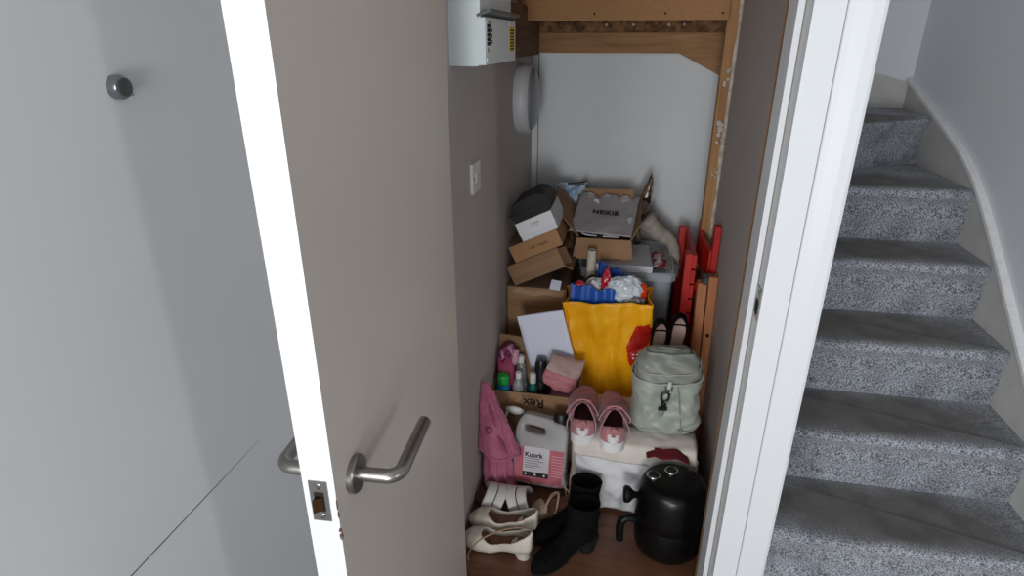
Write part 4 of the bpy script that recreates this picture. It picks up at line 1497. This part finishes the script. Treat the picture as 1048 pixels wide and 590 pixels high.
blob('grey_packet', 'dark grey patterned packet at the front rim of the yellow bag', 'packet', (.058, 2.022, .580), (.048, .014, .028), mat('grey_film', (78, 74, 74), .4, rgb2=(140, 130, 124), nscale=60, lo=.5, hi=.58), .3, seed=6, part='film')
blob('dark_cloth', 'crumpled black cloth between the red packets in the yellow bag', 'cloth', (-.098, 2.110, .590), (.035, .022, .045), mat('black_cloth', (24, 22, 24), .9), .3, seed=9, part='fabric')
o = thing('paper_roll', 'white cardboard tube standing upright at the back of the yellow bag', 'cardboard tube', (-.112, 2.185, 0))
bm = new(); lathe(bm, [(.017, .0), (.0175, .002), (.0175, .742), (.017, .744), (.013, .744), (.013, .60)], n=28)
obj('tube_wall', bm, mat('ivory_card', (206, 198, 184), .8, rgb2=(190, 180, 164), nscale=30), o, smooth=True, auto=40)
o = thing('card_sheet', 'loose sheet of brown cardboard standing between the tilted boxes and the yellow bag', 'cardboard sheet', (-.166, 2.212, .0), (0, radians(-1), radians(62)))
bm = new(); box(bm, -.03, .03, -.002, .002, 0, .60)
crumple(bm, .002, 10, 2, zmin=0)
obj('sheet', bm, M_card3, o)
# ================================================================== TRAINERS
M_psuede = mat('pink_suede', (186, 128, 132), .9, rgb2=(174, 114, 120), nscale=40, bump=.12, bscale=300, sheen=.2)
M_wsole = mat('white_rubber', (226, 224, 224), .5)
M_wleather = mat('white_heel_leather', (222, 218, 218), .5)
M_lace = mat('pink_lace', (184, 134, 140), .85)
M_lining = mat('plum_lining', (92, 52, 60), .95)
def trainer(label, loc, rotz, side):
    r = thing('trainer_shoe', label, 'shoe', loc, (radians(4), 0, rotz), 'pink trainers')
    L, W = .265, .100
    th = lerp_tab([(0, .040), (.25, .036), (.6, .026), (.9, .024), (1, .026)])
    z0 = lerp_tab([(0, .002), (.06, .001), (.8, .001), (1, .008)])
    bm = new(); sole(bm, L, W, z0, th, side, 1.05)
    obj('sole', bm, M_wsole, r, smooth=True, auto=50, bevel=.0015)
    zf = lambda t: z0(t) + th(t) - .004
    hf = lerp_tab([(0, .052), (.06, .060), (.2, .056), (.40, .070), (.55, .062), (.72, .046), (.86, .040), (.95, .030), (1, .014)])
    def keep(t, s):
        return not (((t - .215) / .165) ** 2 + ((s - .5) / .31) ** 2 < 1) and not (.36 < t < .62 and abs(s - .5) < .075)
    bm = new(); upper(bm, L, W, zf, hf, side, keep=keep, nt=80, ns=48, pw=.62)
    obj('upper', bm, M_psuede, r, smooth=True, solid=.004)
    bm = new(); sole(bm, L, W, lambda t: zf(t) + .004, .003, side, .9)
    obj('insole', bm, M_lining, r, smooth=True, auto=40)
    bm = new()
    def ton(u, v):
        t = .33 + .30 * u
        x = foot_c(t, W, side) + (-.026 + .052 * v)
        lift = .030 * (1 - u) ** 2
        return V((x, (t - .5) * L - .012 * (1 - u) ** 2, zf(t) + hf(max(t, .40)) * (.97 - .10 * abs(2 * v - 1) ** 2) + lift))
    grid(bm, 16, 12, ton)
    obj('tongue', bm, M_psuede, r, smooth=True, solid=.005)
    bm = new()
    def patch(u, v):
        x = -.021 + .042 * u
        return V((x, -.5 * L - .0055 + 26 * x * x, zf(0) + .010 + .030 * v - .010 * (1 - abs(2 * u - 1)) * (1 - v)))
    grid(bm, 22, 16, patch, keep=lambda u, v: abs(2 * u - 1) ** 2.2 + abs(2 * v - 1) ** 2.6 < 1.05 and not (v > .72 and abs(u - .5) < .16))
    obj('heel_patch', bm, M_wleather, r, smooth=True, solid=.0016, label='white leather patch on the heel')
    bm = new()
    tube(bm, catmull([(-.010, -.5 * L - .001, zf(0) + .050), (-.006, -.5 * L - .010, zf(0) + .066), (.006, -.5 * L - .010, zf(0) + .066), (.010, -.5 * L - .001, zf(0) + .050)], 6), .0032, 8)
    obj('pull_loop', bm, M_psuede, r, smooth=True)
    bm = new()
    for k in range(5):
        t = .385 + .052 * k
        cx = foot_c(t, W, side)
        z = zf(t) + hf(t) * 1.02
        for s in (-1, 1):
            tube(bm, catmull([(cx - s * .020, (t - .5) * L, z - .003), (cx, (t + .02 - .5) * L, z + .0045), (cx + s * .020, (t + .042 - .5) * L, z - .005)], 6), .0026, 7)
    # bow and loose ends
    t = .375; cx = foot_c(t, W, side); y = (t - .5) * L; z = zf(t) + hf(.4) * 1.03
    for s in (-1, 1):
        tube(bm, catmull([(cx, y, z), (cx + s * .026, y - .022, z + .014), (cx + s * .050, y - .046, z - .008), (cx + s * .040, y - .034, z - .022), (cx + s * .015, y - .006, z)], 8), .0024, 7)
        tube(bm, catmull([(cx, y, z), (cx + s * .020, y - .032, z + .006), (cx + s * .044, y - .070, z - .022), (cx + s * .047, y - .082, z - .052)], 8), .0022, 7)
    obj('laces', bm, M_lace, r, smooth=True)
    return r
trainer('pink suede trainer with white heel patch, left one of the pair on the cream bag', (-.084, 1.744, .272), radians(1), -1)
trainer('pink suede trainer with white heel patch, the one next to the green grey rucksack', (.008, 1.724, .272), radians(4), 1)

# ================================================================== RUCKSACK
M_sat = mat('grey_green_nylon', (150, 158, 146), .42, rgb2=(160, 167, 156), nscale=9, bump=.10, bscale=30, sheen=.2)
M_satd = mat('grey_nylon', (134, 138, 128), .5, rgb2=(134, 136, 128), nscale=12, bump=.15, bscale=40)
rk = thing('rucksack', 'satin grey green rucksack with black clip, standing on the cream bag beside the trainers', 'rucksack', (.178, 1.764, .275), (0, 0, radians(5)))
RW = lerp_tab([(0, .188), (.12, .206), (.45, .200), (.70, .188), (.88, .164), (1, .120)])
RD = lerp_tab([(0, .135), (.2, .150), (.55, .140), (.78, .116), (.92, .084), (1, .056)])
RH = .278
bm = new()
rings = []
for k in range(37):
    t = k / 36
    w_, d_ = RW(t), RD(t)
    if t < .06:
        e = sqrt(1 - (1 - t / .06) ** 2 * .4); w_ *= e; d_ *= e
    rings.append(densify(rrect(0, .020 * t, .004 + RH * t, w_, d_, min(.045, d_ * .42)), 96))
loft(bm, rings)
for v in bm.verts:
    x, y, z = v.co
    f = .016 * noise.noise(V((x * 13 + z * 9, z * 12, 3))) + .009 * (1 - 2 * abs(noise.noise(V((x * 17 - z * 14, z * 20, 9)))))
    f += .005 * (1 - 2 * abs(noise.noise(V((x * 30 + z * 40, z * 30, 4)))))
    k = min(1, z / .03)
    r_ = sqrt(x * x + y * y) + 1e-6
    v.co = V((x + f * k * x / r_, y + f * k * y / r_, z + (.008 * noise.noise(V((x * 20, y * 20, 2))) if z > .2 else 0)))
obj('main_body', bm, M_sat, rk, smooth=True)
def rkpt(a, z, out=0.0):
    """point on the rucksack's outside at angle a (radians, -pi/2 = front) and height z"""
    t = min(1, max(0, (z - .004) / RH))
    w_, d_ = RW(t), RD(t)
    n = 3.4
    c, s = cos(a), sin(a)
    q = (abs(c) ** n + abs(s) ** n) ** (-1 / n)
    return V((c * q * (w_ / 2 + .006 + out), .020 * t + s * q * (d_ / 2 + .006 + out), z))
# grey gathered top with piped edges
bm = new()
grid(bm, 60, 18, lambda u, v: rkpt(radians(176 + 188 * u), .212 + .074 * v - .016 * sin(pi * u) * (1 - v) + .012 * u * (1 - v), .011 + .003 * noise.noise(V((u * 9, v * 5, 2))) + .003 * sin(u * 23 + v * 9)))
obj('top_flap', bm, M_satd, rk, smooth=True, solid=.003)
for (zz, dz, r_) in ((.210, -.018, .0042), (.236, -.014, .0028)):
    bm = new()
    tube(bm, [rkpt(radians(172 + 196 * i / 60), zz + dz * sin(pi * i / 60) + .014 * i / 60 + .003 * noise.noise(V((i * .2, 0, zz * 50))), .014) for i in range(61)], r_, 10, flat=.8)
    obj('piped_edge', bm, mat('silver_piping', (168, 168, 160), .35, coat=.2), rk, smooth=True)
bm = new()
tube(bm, [rkpt(radians(182 + 60 * i / 30), .225 - .14 * (i / 30), .004) for i in range(31)], .0022, 6)
tube(bm, [rkpt(radians(282 + 12 * i / 30), .222 - .20 * (i / 30), .004) for i in range(31)], .0022, 6)
tube(bm, [rkpt(radians(200 + 140 * i / 30), .035 + .006 * sin(i * .8), .004) for i in range(31)], .0022, 6)
obj('seam', bm, M_satd, rk, smooth=True)
bm = new()
tube(bm, catmull([(-.03, .03, .280), (-.030, .01, .292), (0, -.004, .298), (.028, .0, .294), (.03, .03, .282)], 8), .006, 10, flat=.5)
obj('grab_handle', bm, M_satd, rk, smooth=True)
# D-ring, tab and black trigger clip
p = rkpt(radians(268), .190, .012)
bm = new(); tube(bm, catmull([(p.x - .010, p.y, p.z + .006), (p.x - .008, p.y - .003, p.z - .012), (p.x, p.y - .004, p.z - .018), (p.x + .008, p.y - .003, p.z - .012), (p.x + .010, p.y, p.z + .006)], 8, True), .0018, 8)
obj('ring', bm, M_chrome, rk, smooth=True)
bm = new(); tube(bm, [V((p.x + .002, p.y - .001, p.z + .022)), V((p.x + .001, p.y - .004, p.z + .004)), V((p.x, p.y - .004, p.z - .004))], .006, 8, flat=.3, up=(0, 1, 0))
obj('webbing_tab', bm, mat('pale_webbing', (196, 196, 190), .6), rk, smooth=True)
bm = new()
q = V((p.x - .010, p.y - .008, p.z - .034))
tube(bm, catmull([q + V((.008, 0, .018)), q + V((-.008, 0, .014)), q + V((-.012, 0, -.006)), q + V((-.002, 0, -.016)), q + V((.010, 0, -.008)), q + V((.012, 0, .010))], 8, True), .0036, 8)
lathe(bm, [(.007, -.016), (.0085, -.022), (.0085, -.034), (.006, -.038)], (q.x - .003, q.y, q.z), 16)
box(bm, q.x - .018, q.x + .010, q.y - .003, q.y + .003, q.z - .047, q.z - .037)
obj('trigger_clip', bm, M_black, rk, smooth=True, auto=40)
bm = new()
tube(bm, catmull([(q.x - .004, q.y, q.z - .044), (q.x - .012, q.y + .002, q.z - .075), (q.x - .03, q.y + .004, q.z - .115), (q.x - .045, q.y + .006, .03)], 8), .009, 8, flat=.25, up=(0, 1, 0))
obj('strap', bm, M_satd, rk, smooth=True)
bm = new()
tube(bm, [rkpt(radians(190), .220, .01), rkpt(radians(196), .210, .012), rkpt(radians(204), .202, .011)], .006, 8, flat=.5)
obj('buckle', bm, M_black, rk, smooth=True)

# ================================================================== BLACK HEELED SHOES BEHIND THE RUCKSACK
M_nude = mat('nude_lining', (176, 148, 138), .7, rgb2=(164, 134, 124), nscale=20)
def heel_shoe(label, loc, rot):
    r = thing('court_shoe', label, 'shoe', loc, rot, 'black court shoes')
    L, W = .25, .064
    zf = lerp_tab([(0, .010), (.3, .006), (.6, .002), (1, .004)])
    hf = lerp_tab([(0, .052), (.12, .048), (.35, .030), (.6, .028), (.8, .030), (1, .012)])
    bm = new(); sole(bm, L, W, zf, .004)
    obj('sole', bm, M_bootsole, r, smooth=True, auto=40)
    bm = new(); sole(bm, L, W, lambda t: zf(t) + .0045, .0015, grow=.93)
    obj('insole', bm, M_nude, r, smooth=True, auto=40, label='nude insole')
    bm = new(); upper(bm, L, W, zf, hf, keep=lambda t, s: not (((t - .36) / .35) ** 2 + ((s - .5) / .36) ** 2 < 1), nt=60, ns=40, pw=.55)
    obj('upper', bm, M_suede, r, smooth=True, solid=.0024)
    bm = new()
    loft(bm, [circ((0, -.5 * L + .026, z), rr, 18) for z, rr in ((-.055, .008), (-.03, .009), (0, .020), (.012, .026))])
    obj('heel', bm, M_bootsole, r, smooth=True, auto=50)
    bm = new()
    tube(bm, catmull([(-.033, -.085, .05), (-.02, -.10, .075), (0, -.105, .085), (.02, -.10, .075), (.033, -.085, .05)], 8), .004, 8, flat=.5)
    obj('ankle_strap', bm, M_suede, r, smooth=True)
    return r
# rotated so the heel end is up and the insole faces the doorway
heel_shoe('black court shoe with nude insole standing on its toe next to the yellow bag', (.150, 1.930, .468), (radians(-90 + 8), 0, radians(184)))
heel_shoe('black court shoe with nude insole standing on its toe next to the red folding chair', (.216, 1.935, .492), (radians(-90 + 8), 0, radians(176)))

# ================================================================== FOLDING CHAIR
M_red = mat('red_paint', (196, 32, 18), .5, rgb2=(180, 24, 14), nscale=12, bump=.06, bscale=80)
M_beech = wood('beech', (172, 104, 60), (192, 124, 76), 'Z', 9, .55, .05, .04)
M_cap = mat('grey_rubber', (74, 72, 72), .7)
fc = thing('folding_chair', 'folded wooden chair with red painted back and bare wood legs, leaning on the right wall', 'folding chair', (0, 0, 0))
def bar(bm, x0, x1, pts, w):
    """flat bar in a YZ plane: pts=[(y,z)...] centre line, w half width in Y"""
    poly = [(y - w, z) for y, z in pts] + [(y + w, z) for y, z in pts[::-1]]
    prism(bm, poly, 'X', x0, x1)
for (y, top) in ((2.205, .858), (2.600, .866)):
    bm = new(); bar(bm, .330, .351, [(y - .02, .0), (y, .45), (y + .004, top)], .022)
    obj('back_post', bm, M_red, fc, bevel=.006, segs=3, smooth=True, auto=40)
bm = new()
rings = []
for k in range(17):
    t = k / 16
    y = 2.205 + .395 * t
    xb = .322 - .020 * sin(pi * t)
    zb, zt = .655 + .012 * t, .762 + .014 * t + .008 * sin(pi * t)
    rings.append([V((xb, y, zb)), V((xb + .013, y, zb)), V((xb + .013, y, zt)), V((xb, y, zt))])
loft(bm, rings)
obj('backrest', bm, M_red, fc, bevel=.003, segs=2, smooth=True, auto=40)
for y in (2.215, 2.560):
    bm = new(); bar(bm, .238, .262, [(y - .012, .30), (y, .748)], .025)
    g = obj('leg', bm, M_red, fc, bevel=.004, smooth=True, auto=40)
    bm = new(); bar(bm, .238, .262, [(y - .022, .0), (y - .012, .30)], .025)
    obj('bare_end', bm, M_beech, g, bevel=.004, smooth=True, auto=40, label='unpainted wooden lower leg')
for k in range(7):
    z = .33 + .060 * k
    bm = new(); box(bm, .2635, .279, 2.195, 2.582, z, z + .052)
    obj('seat_slat', bm, M_red, fc, bevel=.004, smooth=True, auto=40)
bm = new()
tube(bm, [V((.296, 2.22, .62)), V((.296, 2.56, .36))], .012, 8)
tube(bm, [V((.296, 2.22, .36)), V((.296, 2.56, .60))], .012, 8)
obj('cross_brace', bm, M_red, fc, smooth=True)
for (x0, x1, top) in ((.284, .316, .664), (.321, .352, .690)):
    bm = new(); bar(bm, x0, x1, [(2.045, 0.0), (2.135, top)], .021)
    g = obj('leg', bm, M_beech, fc, bevel=.003, smooth=True, auto=40)
    if x0 < .3:
        bm = new(); prism(bm, [(2.112, .660), (2.158, .660), (2.160, .688), (2.140, .694), (2.114, .684)], 'X', .300, .338)
        obj('rubber_foot', bm, M_cap, g, bevel=.003)
    else:
        bm = new(); lathe(bm, [(.007, .0), (.006, -.004)], (.337, 2.085, .47), 14, 'Y')
        obj('bolt', bm, M_dark, g, smooth=True)
# ================================================================== LIGHT, CAMERA
w = bpy.data.worlds.new('World'); scene.world = w
w.use_nodes = True
w.node_tree.nodes['Background'].inputs['Color'].default_value = (.93, .965, 1.0, 1)
w.node_tree.nodes['Background'].inputs['Strength'].default_value = .28

def area(name, loc, target, size, power, color, sy=None):
    l = bpy.data.lights.new(name, 'AREA')
    l.energy = power; l.color = color
    l.shape = 'RECTANGLE' if sy else 'SQUARE'
    l.size = size
    if sy: l.size_y = sy
    o = bpy.data.objects.new(name, l); COL.objects.link(o)
    o.location = loc
    o.rotation_euler = (V(target) - V(loc)).to_track_quat('-Z', 'Y').to_euler()
    return o
DAY = (.95, .975, 1.0)
area('closet_far_fill', (0, -3.2, 1.4), (0, 1.4, .9), 1.0, 24, DAY, 1.0)  # added far fill that carries light deep into the closet
area('stair_left_fill', (-.72, -1.15, 1.4), (.9, 1.9, .7), .5, 21, DAY, .9)  # added light from the left to lift the lower stairs and their wall
area('low_front_fill', (0, -1.6, .8), (0, 1.4, .8), .6, 22, DAY, .6)  # added low fill, strength tuned for overall brightness
area('high_left_fill', (-.45, -.9, 2.0), (.5, 1.6, .6), .4, 3, (1, .97, .93), .4)  # weak added fill from high on the left, no fitting there
area('side_window_daylight', (2.45, -1.145, 1.5), (-.4, .6, 1.1), .16, 11, (.96, .97, 1.0), .5)

cam = bpy.data.cameras.new('Camera')
co = bpy.data.objects.new('Camera', cam); COL.objects.link(co)
cam.sensor_width = 36.0
cam.lens = 610 / 1048 * 36.0
cam.clip_start = .02
co.location = (0, 0, 1.49)
co.rotation_euler = (radians(90 - 22.67), 0, radians(11))
scene.camera = co
scene.view_settings.view_transform = 'Standard'
scene.view_settings.look = 'None'
scene.view_settings.gamma = 1
scene.view_settings.use_curve_mapping = False
scene.view_settings.exposure = .14
